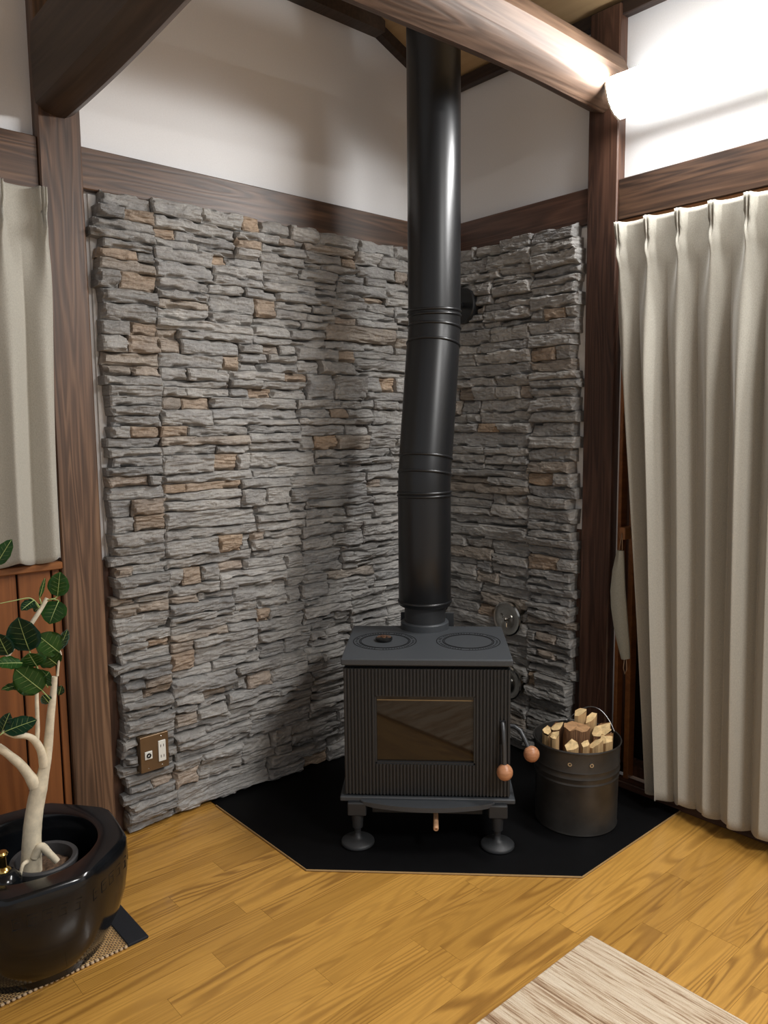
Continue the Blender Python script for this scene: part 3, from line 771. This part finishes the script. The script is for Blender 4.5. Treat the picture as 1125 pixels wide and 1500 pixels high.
# steel vent covers on the right stone
for i, (y_, z_, lb) in enumerate(((-0.452, 0.556, 'round steel vent cover on the right stone above the stove top'), (-0.458, 0.287, 'round steel vent cover half hidden behind the stove side'))):
    v = empty('vent_cover', (-0.070, y_, z_)); tag(v, lb, 'vent cover', 'steel vent covers')
    MB().lathe([(0.0, -0.03), (0.068, -0.03), (0.072, 0.004), (0.072, 0.010), (0.066, 0.014), (0.055, 0.011), (0.030, 0.014), (0.012, 0.0165), (0.0, 0.0165)], 56, My).build('cover_disc', M['steel'], v, True, 0.5)
    MB().lathe([(0.0, 0.014), (0.007, 0.014), (0.008, 0.022), (0.005, 0.026), (0.0, 0.027)], 20, My).build('knob', M['steel'], v, True)
    g = MB()
    for k in range(3):
        a = k*2*PI/3+0.5; g.box(-0.0185, -0.0145, 0.014, 0.034, -0.006, 0.006, 0.002, M=Matrix.Rotation(a, 4, 'X'))
    g.build('grip', M['steel'], v)

# ------------------------------------------------------------------ bucket and firewood
BU, BW_ = 0.447, -0.952
bk = empty('metal_bucket', D(BU, BW_, 0.0065), -PI/4); bk.scale = (1.05, 1.05, 1.02); tag(bk, 'dark grey metal bucket of firewood beside the stove', 'bucket')
MB().lathe([(0.0, 0.004), (0.124, 0.004), (0.129, 0.0), (0.1315, 0.003), (0.1300, 0.010), (0.1325, 0.165), (0.1345, 0.170), (0.1325, 0.176), (0.1345, 0.187), (0.1365, 0.192), (0.1345, 0.198), (0.1345, 0.208), (0.1362, 0.213), (0.1345, 0.218), (0.1365, 0.276),
            (0.1395, 0.277), (0.1405, 0.281), (0.1390, 0.285), (0.1365, 0.283), (0.1350, 0.276), (0.1290, 0.012), (0.0, 0.010)], 64).build('shell', M['bucket'], bk, True, 0.5)
for a in (-1.9, -1.42): 
    MB().lathe([(0.003, 0), (0.0065, 0), (0.0065, 0.003), (0.003, 0.003)], 16, Matrix.Rotation(a, 4, 'Z') @ Matrix.Translation((0.1360, 0, 0.243)) @ Matrix.Rotation(PI/2, 4, 'Y'), closed=True).build('rivet', M['wire'], bk)
MB().tube([(0.137*math.cos(a), 0.137*math.sin(a)+0.0, 0.27+0.07*math.sin((a-0.25)/(1.45)*PI)) for a in [0.25+1.45*i/20 for i in range(21)]], 0.0018, 8).build('bail_handle', M['wire'], bk, True)
rgl = random.Random(4)
def firewood(du, dw, hs, ztop, tu, tw, kind, rz, label):
    zb = 0.03; L_ = ztop - zb
    if kind == 'half': P2 = [(hs*1.15*math.cos(a), hs*0.95*math.sin(a)) for a in [2*PI*i/14 for i in range(14)]]
    else:
        nv = {'wedge': 7, 'split': 6, 'brown': 8}[kind]; sq_ = rgl.uniform(0.65, 0.95)
        P2 = [(hs*1.12*rgl.uniform(0.78, 1.12)*math.cos(2*PI*(i+rgl.uniform(-.22, .22))/nv), hs*1.12*sq_*rgl.uniform(0.78, 1.12)*math.sin(2*PI*(i+rgl.uniform(-.22, .22))/nv)) for i in range(nv)]
    P2 = [(x*0.92, y*0.92) for x, y in P2]
    nl = 7; b = MB(); rings = []; n = len(P2)
    for k in range(nl):
        zz = zb + L_*k/(nl-1)
        rings.append([b.bm.verts.new((x*(1+0.10*noise.noise(Vector((i*1.7, zz*14, du*40)))), y*(1+0.10*noise.noise(Vector((i*1.3+5, zz*14, dw*40)))), zz + (0.012*noise.noise(Vector((x*60, y*60, du*99))) if k == nl-1 else 0) + ((x*0.45+y*0.3) if k == nl-1 and kind != 'half' else 0))) for i, (x, y) in enumerate(P2)])
    for a_, b_ in zip(rings, rings[1:]):
        for i in range(n): b.bm.faces.new((a_[i], a_[(i+1) % n], b_[(i+1) % n], b_[i]))
    b.bm.faces.new(rings[0][::-1])
    du, dw = du*0.92, dw*0.92; tu, tw = tu*0.35, tw*0.35
    root = empty('firewood', D(BU+du, BW_+dw, 0.0065), -PI/4+rz)
    root.rotation_euler = (tw, tu, -PI/4+rz)
    tag(root, label, 'firewood', 'split logs in the bucket')
    b.build('split_side', M['bark'] if kind in ('half', 'brown') else M['split'], root, kind == 'half', 0.8)
    e = MB(); tv = [Vector(v) for v in [r for r in []]]
    cen = Vector((0, 0, ztop+0.002)); 
    vs2 = [e.bm.verts.new((x*(1+0.10*noise.noise(Vector((i*1.7, ztop*14, du*40)))), y*(1+0.10*noise.noise(Vector((i*1.3+5, ztop*14, dw*40)))), ztop + 0.012*noise.noise(Vector((x*60, y*60, du*99))) + ((x*0.45+y*0.3) if kind != 'half' else 0))) for i, (x, y) in enumerate(P2)]
    cv = e.bm.verts.new(cen)
    for i in range(n): e.bm.faces.new((vs2[i], vs2[(i+1) % n], cv))
    e.build('cut_end', M['endgrain2'] if kind in ('half',) else M['endgrain'], root)
for a in ((0.018, 0.062, 0.026, 0.352, 0.04, -0.02, 'split', 0.2, 'tallest pale split log at the back of the bucket'),
          (0.052, 0.045, 0.022, 0.335, 0.10, 0.0, 'split', 0.5, 'pale split log just right of the tallest one in the bucket'),
          (-0.004, 0.0, 0.043, 0.322, 0.02, 0.02, 'half', 0.0, 'thick round brown log in the middle of the bucket'),
          (-0.062, 0.030, 0.023, 0.312, -0.05, 0.0, 'brown', 0.1, 'brown split log left of the thick round log in the bucket'),
          (-0.102, 0.0, 0.018, 0.305, -0.06, 0.0, 'split', 0.6, 'leftmost pale split log in the bucket'),
          (-0.082, -0.038, 0.017, 0.303, -0.04, 0.03, 'split', -0.3, 'slim pale split log second from the left bucket edge'),
          (0.083, 0.0, 0.034, 0.312, 0.06, 0.0, 'brown', -0.2, 'wide brown log at the right side of the bucket'),
          (-0.036, -0.078, 0.025, 0.290, -0.02, 0.06, 'wedge', 0.3, 'brown-edged split log at the left front of the bucket'),
          (0.010, -0.088, 0.017, 0.298, 0.0, 0.05, 'split', 0.9, 'narrow pale wedge at the front of the bucket'),
          (0.050, -0.078, 0.023, 0.296, 0.02, 0.05, 'wedge', -0.4, 'pale wedge at the right front of the bucket'),
          (0.088, -0.052, 0.022, 0.300, 0.05, 0.03, 'wedge', 0.2, 'pale wedge beside the right bucket rim')):
    firewood(*a)

# ------------------------------------------------------------------ curtains
def smooth(a, b, x):
    t_ = max(0.0, min(1.0, (x-a)/(b-a))); return t_*t_*(3-2*t_)
def curtain_mesh(length, z0, z1, pitch, first, amp, seed, off, du=0.0020, shift=None):
    """returns (along, out, z) grid; along 0..length"""
    nz = 70; nu = int(length/du)
    rg = random.Random(seed); V, F = [], []
    nf = int(length/pitch)+3
    am = [rg.uniform(0.75, 1.2) for _ in range(nf)]; ph = [rg.uniform(-0.13, 0.13) for _ in range(nf)]; sk = [rg.uniform(0.35, 0.65) for _ in range(nf)]
    for j in range(nz+1):
        tz = j/nz; z = z1+(z0-z1)*tz**1.15; d = (z1-z)
        for i in range(nu+1):
            s = length*i/nu
            q = (s-first)/pitch + 0.5
            k = math.floor(q); k = max(0, min(nf-2, k)); f_ = q-k-0.5            # -.5..+.5 around the pinch
            # header: three tight pleats at the pinch
            pw_ = 0.135 - 0.055*math.exp(-((d-0.085)/0.030)**2)
            pin = math.exp(-(f_/pw_)**4)*0.026*(1-0.30*math.exp(-((d-0.085)/0.022)**2))
            trip = 0.0085*math.cos(f_*2*PI/(pw_*0.62))*math.exp(-(f_/(pw_*0.95))**4)
            head = pin+trip+0.004*math.cos(f_*2*PI)
            g = ph[k]*smooth(0.1, 0.9, d)
            ff = f_+g*(1-4*f_*f_)
            wave = amp*am[k]*(abs(math.cos(PI*ff))**0.8*0.8 + 0.2*(0.5+0.5*math.cos(2*PI*ff+0.9)))
            wave += 0.004*math.sin(s*61+z*1.7+seed)*smooth(0.2, 1.0, d)+0.010*noise.noise(Vector((s*9, z*0.9, seed)))*smooth(0.1, 0.7, d)
            wave *= 0.45+0.55*smooth(0.0, 0.06, s)
            narrow = 0.030*math.exp(-(f_/(0.06+0.55*smooth(0.08, 0.55, d)))**2)
            w_ = smooth(0.09, 0.60, d)
            o_ = off + head*(1-smooth(0.08, 0.16, d)) + (narrow*(1-w_)+wave*w_)*smooth(0.06, 0.13, d)
            ss = s + (shift(s, d) if shift else 0.0) + 0.010*math.sin(2*PI*f_)*smooth(0.1, 0.8, d)*(-1)
            zz = z + (0.008*math.cos(2*PI*f_)*smooth(0.8, 1.0, tz) if True else 0)
            V.append((ss, o_, zz))
    W = nu+1
    for j in range(nz):
        for i in range(nu): F.append((j*W+i, j*W+i+1, (j+1)*W+i+1, (j+1)*W+i))
    return V, F
def curtain(name, V, F, label, to):
    me = bpy.data.meshes.new(name); me.from_pydata([to(*v) for v in V], [], F); me.update()
    for p_ in me.polygons: p_.use_smooth = True
    me.materials.append(M['curtain'])
    o = link(bpy.data.objects.new(name, me))
    s = o.modifiers.new('cloth_thickness', 'SOLIDIFY'); s.thickness = 0.0018; s.offset = 0
    return tag(o, label, 'curtain')
V, F = curtain_mesh(1.55, 0.052, 2.038, 0.1105, 0.022, 0.072, 2, 0.070, shift=lambda s, d: 0.195*(d/1.98)**0.95*math.exp(-s/0.27))
curtain('curtain', V, F, 'long pleated beige curtain right of the dark post', lambda s, o, z: (-o, -0.915-s, z))
V, F = curtain_mesh(1.0, 0.958, 2.046, 0.118, 0.016, 0.050, 5, 0.050, shift=lambda s, d: 0.0)
curtain('curtain', V, F, 'short pleated beige curtain over the window at left', lambda s, o, z: (-1.700-s-0.022*smooth(0.0, 1.0, 2.046-z)*0.7, -o, z))

# curtain tie-back hanging on the jamb
tb = empty('curtain_tieback', (-0.095, -0.985, 0.52)); tag(tb, 'grey-green curved cloth tie-back hanging beside the long curtain', 'tie-back')
out_l = [at(*p, 0, -0.095) for p in ((903.5, 806), (897, 835), (894, 865), (895, 890), (899, 918), (904, 942), (910, 966))]
out_r = [at(*p, 0, -0.095) for p in ((913, 807), (914, 835), (915, 865), (917, 890), (919, 918), (921, 942), (922, 965))]
b = MB(); o0 = Vector(tb.location); n = len(out_l); fr, bk_ = [], []
for l_, r_ in zip(out_l, out_r):
    m_ = (l_+r_)/2
    fr.append([b.bm.verts.new(l_-o0), b.bm.verts.new(m_-o0+Vector((-0.009, -0.002, 0))), b.bm.verts.new(r_-o0)])
    bk_.append([b.bm.verts.new(l_-o0+Vector((0.006, 0, 0))), b.bm.verts.new(m_-o0+Vector((0.010, 0, 0))), b.bm.verts.new(r_-o0+Vector((0.006, 0, 0)))])
for k in range(n-1):
    for i in range(2):
        b.bm.faces.new((fr[k][i], fr[k][i+1], fr[k+1][i+1], fr[k+1][i])); b.bm.faces.new((bk_[k][i+1], bk_[k][i], bk_[k+1][i], bk_[k+1][i+1]))
    b.bm.faces.new((fr[k][0], fr[k+1][0], bk_[k+1][0], bk_[k][0])); b.bm.faces.new((fr[k+1][2], fr[k][2], bk_[k][2], bk_[k+1][2]))
b.build('cloth_band', M['tie'], tb, True, 0.9)
tp_, bt = (out_l[0]+out_r[0])/2-o0, (out_l[-1]+out_r[-1])/2-o0
b = MB(); b.tube([tp_+Vector((0.003, 0.006, -0.004)), tp_+Vector((0.005, 0.002, 0.03)), tp_+Vector((0.006, -0.003, 0.062)), tp_+Vector((0.004, -0.006, 0.03)), tp_+Vector((0.003, -0.007, -0.004))], 0.0016, 6)
b.tube([bt+Vector((0, 0.003, 0.004)), bt+Vector((0, 0.007, -0.035)), bt+Vector((0, 0.0, -0.055)), bt+Vector((0, -0.007, -0.035)), bt+Vector((0, -0.003, 0.004))], 0.0016, 6)
b.build('cord_loops', M['cord'], tb, True)
h0 = tp_+Vector((0.012, 0.0, 0.060))
MB().box(h0.x-0.004, h0.x+0.075, h0.y-0.012, h0.y+0.010, h0.z-0.022, h0.z+0.022, 0.003).build('hook_block', M['strip'], tb)

# ------------------------------------------------------------------ wall lamp above the long curtain
lp = empty('wall_lamp', (0.0, -1.56, 2.44)); tag(lp, 'long curved white wall lamp glowing above the long curtain', 'lamp')
L0, L1 = 0.640, -0.640
arc = []
for k in range(13):
    a = math.radians(4 + 82*k/12)
    arc.append((-0.052-0.102*math.cos(a)**1.0, 0.062-0.115*math.sin(a)))
b = MB(); rows = []
for yy in (L0, 0.3, 0.0, -0.3, L1): rows.append(([b.bm.verts.new((x, yy, z)) for x, z in arc], [b.bm.verts.new((x+0.004, yy, z+0.003)) for x, z in arc]))
for (a1, a2), (b1, b2) in zip(rows, rows[1:]):
    for k in range(12):
        fo1 = b.bm.faces.new((a1[k], a1[k+1], b1[k+1], b1[k])); fi1 = b.bm.faces.new((a2[k+1], a2[k], b2[k], b2[k+1]))
        fi1.material_index = 1 if k < 9 else 2; fo1.material_index = 0 if k < 9 else 2
    b.bm.faces.new((a1[0], b1[0], b2[0], a2[0])); b.bm.faces.new((a1[12], a2[12], b2[12], b1[12])).material_index = 3
o = b.build('diffuser', M['lampshell'], lp, True, 0.9); o.data.materials.append(M['lampinner']); o.data.materials.append(M['lamplip']); o.data.materials.append(M['lampcap'])
for yy in (L0, L1):
    b = MB(); sgn = 1 if yy > 0 else -1
    o1 = [(x*1.0-0.003, z-0.003) for x, z in arc]; i1 = [(x+0.010, z+0.007) for x, z in arc]
    pts = o1+i1[::-1]
    Mx = Matrix(((1, 0, 0, 0), (0, 0, 1, 0), (0, 1, 0, 0), (0, 0, 0, 1)))
    nn = 13
    A = [b.bm.verts.new((x, yy, z)) for x, z in o1]; B = [b.bm.verts.new((x, yy, z)) for x, z in i1]
    A2 = [b.bm.verts.new((x, yy+sgn*0.006, z)) for x, z in o1]; B2 = [b.bm.verts.new((x, yy+sgn*0.006, z)) for x, z in i1]
    for k in range(nn-1):
        b.bm.faces.new((A[k], A[k+1], B[k+1], B[k])); b.bm.faces.new((A2[k], B2[k], B2[k+1], A2[k+1]))
        b.bm.faces.new((A[k], A2[k], A2[k+1], A[k+1])); b.bm.faces.new((B[k], B[k+1], B2[k+1], B2[k]))
    b.bm.faces.new((A[0], B[0], B2[0], A2[0])); b.bm.faces.new((A[-1], A2[-1], B2[-1], B[-1]))
    b.build('end_rim', M['lampcap'], lp)
MB().box(-0.030, 0.0, -0.60, 0.60, -0.022, 0.036, 0.004).build('mount_bar', M['lampcap'], lp)

# pendant shade and cord added over the fill light, out of view
pn = empty('added_pendant', (-1.05, -3.5, 2.76)); tag(pn, 'round white pendant shade added over the unseen fill light', 'lamp')
MB().lathe([(0.0, 0.060), (0.10, 0.055), (0.30, 0.035), (0.385, 0.0), (0.390, 0.0), (0.305, 0.042), (0.10, 0.064), (0.0, 0.068)], 48).build('shade', M['lampcap'], pn, True, 0.8)
MB().tube([(0, 0, 0.066), (0, 0, 0.43)], 0.005, 8).build('cord', M['irondark'], pn)

# ------------------------------------------------------------------ rug
RX, RY = -0.859, -1.384
b = MB(); nxg, nyg = 60, 60
b.box(RX-1.6, RX, RY-1.6, RY, 0.0, 0.012, 0.004, seg=2)
rug = tag(b.build('rug', M['rug']), 'streaked cream and brown woven rug in the foreground', 'rug')

# ------------------------------------------------------------------ woven mat, pot, tree
mat_ = empty('woven_mat', (-2.1, -0.32, 0.0)); tag(mat_, 'woven rush mat with dark cloth border under the black pot', 'mat')
MB().box(-0.55, 0.335, -0.272, 0.20, 0.0005, 0.006, 0.001).build('weave', M['weave'], mat_)
MB().box(0.318, 0.375, -0.274, 0.202, 0.0005, 0.0085, 0.002).build('cloth_border', M['navy'], mat_)
b = MB()
for k in range(64): b.sphere((0.312-0.0125*k, -0.2735, 0.0045), (0.0052, 0.0040, 0.0040), 6)
o = b.build('edge_knots', M['knot'], mat_, True); o['kind'] = 'stuff'

PX, PY, PHT = -1.964, -0.425, 0.275
pot = empty('ceramic_pot', (PX, PY, 0.0065), math.radians(-7)); tag(pot, 'large black glazed octagonal pot standing on the woven mat', 'pot')
def octo(r_in, sq, z, n=64):
    """rounded octagon: sq 1 = octagon, 0 = circle"""
    pts = []
    for k in range(n):
        a = 2*PI*(k+0.5)/n
        m = (a + PI/8) % (PI/4) - PI/8
        ro = r_in/math.cos(m)
        pts.append((ro*sq + r_in*1.03*(1-sq), a, z))
    return [(r*math.cos(a), r*math.sin(a), z) for r, a, z in pts]
rings = [octo(r_*1.085, q_, z_) for r_, q_, z_ in ((0.145, 0.0, 0.0), (0.160, 0.0, 0.004), (0.164, 0.0, 0.022), (0.170, 0.1, 0.028), (0.192, 0.3, 0.075), (0.206, 0.45, 0.13), (0.212, 0.6, 0.185), (0.2125, 0.75, 0.235), (0.211, 0.85, 0.262), (0.2085, 0.85, 0.270), (0.203, 0.85, 0.275),
         (0.158, 0.2, 0.275), (0.152, 0.1, 0.272), (0.149, 0.0, 0.262), (0.152, 0.0, 0.20), (0.147, 0.0, 0.06), (0.10, 0.0, 0.045))]
b = MB(); rv = [[b.bm.verts.new(p) for p in r] for r in rings]
for a_, b_ in zip(rv, rv[1:]):
    for k in range(64): b.bm.faces.new((a_[k], a_[(k+1) % 64], b_[(k+1) % 64], b_[k]))
b.bm.faces.new(rv[0][::-1]); b.bm.faces.new(rv[-1])
pb = b.build('glazed_body', M['pot'], pot, True, 0.55)
# relief band of key-fret marks below the rim
b = MB(); 
for side in range(8):
    a = side*PI/4
    for k in range(5):
        xx = -0.066+0.033*k
        Mx = Matrix.Rotation(a, 4, 'Z') @ Matrix.Translation((0.2288, xx, 0.212))
        for (y0, y1, z0, z1) in ((-0.012, 0.012, 0.012, 0.0145), (-0.012, -0.0095, -0.012, 0.012), (-0.012, 0.008, -0.0145, -0.012), (0.0055, 0.008, -0.012, 0.004), (-0.005, 0.008, 0.002, 0.0045)):
            b.box(-0.006, 0.0044-xx*xx*0.7, y0, y1, z0, z1, 0.0005, M=Mx)
o = b.build('fret_band', M['pot'], pb); o['kind'] = 'stuff'
# inner nursery pot with soil
ip = empty('nursery_pot', (PX+0.044, PY+0.024, 0.0545)); ip.scale = (0.86, 0.86, 1.0); tag(ip, 'grey plastic inner pot of soil inside the black pot', 'pot')
MB().lathe([(0.0, 0.0), (0.070, 0.0), (0.090, 0.150), (0.098, 0.152), (0.099, 0.166), (0.095, 0.170), (0.083, 0.168), (0.080, 0.150), (0.079, 0.135), (0.0, 0.135)], 44).build('shell', M['potin'], ip, True, 0.5)
b = MB(); b.lathe([(0.0785, 0.132), (0.07, 0.143), (0.04, 0.149), (0.0, 0.150)], 30)
for v_ in b.bm.verts: v_.co.z += 0.006*noise.noise(v_.co*60)
o = b.build('soil', M['soil'], ip, True); o['kind'] = 'stuff'

# ornamental bottle at the left edge inside the pot
bp = at(3, 1250, 1, -0.475)
bo = empty('round_bottle', (bp.x, bp.y, 0.055)); tag(bo, 'round black bottle with brass neck inside the black pot', 'bottle')
MB().lathe([(0.0, 0.0), (0.028, 0.0), (0.030, 0.01), (0.031, 0.10), (0.038, 0.135), (0.043, 0.165), (0.040, 0.190), (0.026, 0.207), (0.014, 0.212), (0.0, 0.213)], 36).build('body', M['pot'], bo, True)
MB().lathe([(0.0, 0.209), (0.016, 0.209), (0.018, 0.213), (0.016, 0.217), (0.009, 0.222), (0.008, 0.248), (0.012, 0.251), (0.014, 0.256), (0.011, 0.261), (0.0, 0.262)], 28).build('brass_neck', M['brass'], bo, True, 0.6)

# the tree: trunk and branches from photo-measured joints at the pot's depth
TY = -0.415
def tp3(px, py, dy=0.0): return at(px, py, 1, TY+dy)
tree_o = tp3(46, 1278)
tree = empty('rubber_tree', tree_o); tag(tree, 'small rubber fig tree with pale trunk and round leaves in the black pot', 'tree')
def lim(pts, rads, name='branch', m='trunk', seg=12, parent=tree):
    P3 = [tp3(*p)-tree_o for p in pts]
    # smooth the polyline
    Q, Rr = [], []
    for i in range(len(P3)-1):
        p0 = P3[max(0, i-1)]; p1 = P3[i]; p2 = P3[i+1]; p3 = P3[min(len(P3)-1, i+2)]
        for k in range(5):
            t_ = k/5
            Q.append(0.5*((2*p1)+(p2-p0)*t_+(2*p0-5*p1+4*p2-p3)*t_*t_+(3*p1-p0-3*p2+p3)*t_**3)); Rr.append((rads[i]*(1-t_)+rads[i+1]*t_)*(1+0.05*noise.noise(Q[-1]*40)))
    Q.append(P3[-1]); Rr.append(rads[-1])
    b = MB(); b.tube(Q, Rr, seg); return b.build(name, M[m], parent, True, 0.9)
lim([(45, 1288), (46, 1260), (47, 1220), (51, 1185), (57, 1155), (64, 1130), (70, 1095), (74, 1050), (78, 1015), (80, 991)], [0.030, 0.026, 0.023, 0.022, 0.021, 0.015, 0.012, 0.0105, 0.0085, 0.0075], 'trunk')
lim([(52, 1150), (42, 1135), (30, 1120), (16, 1108), (0, 1096), (-18, 1086)], [0.018, 0.013, 0.0115, 0.0105, 0.010, 0.009])
lim([(64, 1122, -0.005), (60, 1100, -0.01), (50, 1084, -0.015), (38, 1078, -0.02), (22, 1078, -0.03), (5, 1072, -0.04)], [0.012, 0.0105, 0.009, 0.008, 0.006, 0.005])
lim([(54, 1085, -0.012), (55, 1065, -0.012), (54, 1030, -0.012), (54, 1012, -0.012)], [0.006, 0.0055, 0.005, 0.0045])
lim([(10, 962, 0.02), (22, 945, 0.02), (40, 922, 0.02), (58, 895, 0.02), (69, 876, 0.02)], [0.006, 0.006, 0.006, 0.0055, 0.0055])
lim([(50, 1255, -0.02), (60, 1240, -0.03), (72, 1250, -0.04), (84, 1262, -0.05)], [0.012, 0.0105, 0.009, 0.008], 'root')
lim([(40, 1262, -0.02), (33, 1268, -0.03), (29, 1284, -0.035)], [0.006, 0.005, 0.004], 'root')
lim([(84, 990, 0), (86, 970, 0), (89, 958, 0), (84, 947, 0)], [0.0035, 0.003, 0.0028, 0.002], 'stalk')
def leaf(base, tip, wpx, dy=0.0, dark=False, nt=(0, 0, 0), stem=None, fold=0.12):
    B, T = tp3(*base, dy)-tree_o, tp3(*tip, dy-0.012)-tree_o
    ax = T-B; L_ = ax.length; ax.normalize()
    nrm = (-(FW.copy()) + Vector(nt)); nrm = (nrm-ax*nrm.dot(ax)).normalized(); sd = ax.cross(nrm)
    wd = wpx*2.2/FPX*0.5
    b = MB(); nl, nw = 10, 6; g = []
    for i in range(nl+1):
        t_ = i/nl; ww = wd*(math.sin(PI*min(1, t_**0.86))**0.62 if 0 < t_ < 1 else 0.02)
        row = []
        for j in range(-nw//2, nw//2+1):
            f_ = j/(nw/2)
            p_ = B+ax*(L_*t_)+sd*(ww*f_)+nrm*(abs(f_)*ww*fold - 0.10*L_*(t_-0.45)**2 + 0.002*math.sin(t_*22)*abs(f_))
            row.append(b.bm.verts.new(p_))
        g.append(row)
    for i in range(nl):
        for j in range(nw): b.bm.faces.new((g[i][j], g[i][j+1], g[i+1][j+1], g[i+1][j]))
    r = bmesh.ops.solidify(b.bm, geom=b.bm.faces[:], thickness=0.0008)
    o = b.build('leaf', M['leafd' if dark else 'leaf'], tree, True)
    v = MB()
    mid = [B+ax*(L_*t_)+nrm*(-0.10*L_*(t_-0.45)**2+0.0008) for t_ in (0, .2, .4, .6, .8, .97)]
    v.tube(mid, [0.0014, 0.0012, 0.001, 0.0009, 0.0007, 0.0004], 6)
    for t_ in (0.2, 0.36, 0.52, 0.68):
        for s_ in (-1, 1):
            ww = wd*(math.sin(PI*t_**0.86)**0.62)*0.82
            p0 = B+ax*(L_*t_)+nrm*(-0.10*L_*(t_-0.45)**2+0.0006)
            p1 = B+ax*(L_*min(0.96, t_+0.14))+sd*(ww*s_)+nrm*(ww*fold - 0.10*L_*(t_+0.14-0.45)**2+0.0006)
            v.tube([p0, p1], [0.00028, 0.00012], 4)
    v.build('leaf_vein', M['vein'], o, True)
    if stem:
        s = MB(); q = [tp3(*p_, dy)-tree_o for p_ in stem]
        s.tube(q+[B], 0.0016, 6); s.build('leaf_stalk', M['vein'], tree, True)
leaf((84, 874), (88, 838), 28, 0.03, False, (0.3, 0, 0.2), [(69, 879), (78, 878)])
leaf((86, 880), (72, 914), 37, 0.015, False, (0, 0, 0.5), [(69, 879), (78, 877)])
leaf((43, 954), (26, 905), 43, -0.015, True, (0.1, 0, 0.1), [(54, 980), (50, 968)])
leaf((87, 956), (55, 930), 36, -0.01, False, (0, 0, 0.6))
leaf((86, 952), (99, 922), 16, 0.02, True, (0.8, 0, 0))
leaf((54, 976), (42, 957), 34, -0.02, False, (0, 0, 0.4), [(70, 1007), (60, 992)])
leaf((84, 974), (62, 956), 30, 0.005, False, (0, 0, 0.2))
leaf((33, 971), (-8, 972), 22, -0.03, False, (0, 0, 0.9))
leaf((12, 960), (-4, 928), 26, 0.0, True, (0.2, 0, 0))
leaf((62, 1012), (22, 980), 38, -0.02, False, (0, 0, 0.5), [(74, 1025)])
leaf((60, 1000), (72, 984), 30, 0.02, False, (0.3, 0, 0.3))
leaf((36, 1002), (2, 1010), 14, 0.0, False, (0, 0, 1.0))
leaf((72, 1030), (62, 1018), 14, 0.0, True, (0.4, 0, 0))
leaf((86, 1018), (90, 1004), 12, 0.03, True, (0.4, 0, 0))
leaf((6, 1072), (54, 1054), 26, -0.05, True, (0, 0, 0.7), [(-4, 1080)])
leaf((2, 1074), (14, 1044), 17, -0.03, True, (0.3, 0, 0.3))
leaf((-6, 828), (17, 790), 20, 0.0, False, (0.2, 0, 0.2))
leaf((50, 879), (31, 894), 16, 0.02, True, (0.2, 0, 0.5), [(58, 893)])
leaf((58, 876), (66, 846), 6, 0.02, False, (0.6, 0, 0.2), [(62, 890)])
leaf((62, 886), (50, 896), 14, 0.05, True, (0.2, 0, 0.5))
lim([(60, 893, 0.02), (52, 882, 0.02), (42, 876, 0.02), (20, 880, 0.02), (0, 884, 0.02)], [0.0022, 0.002, 0.0017, 0.0012, 0.001], 'stalk', 'vein', 6)
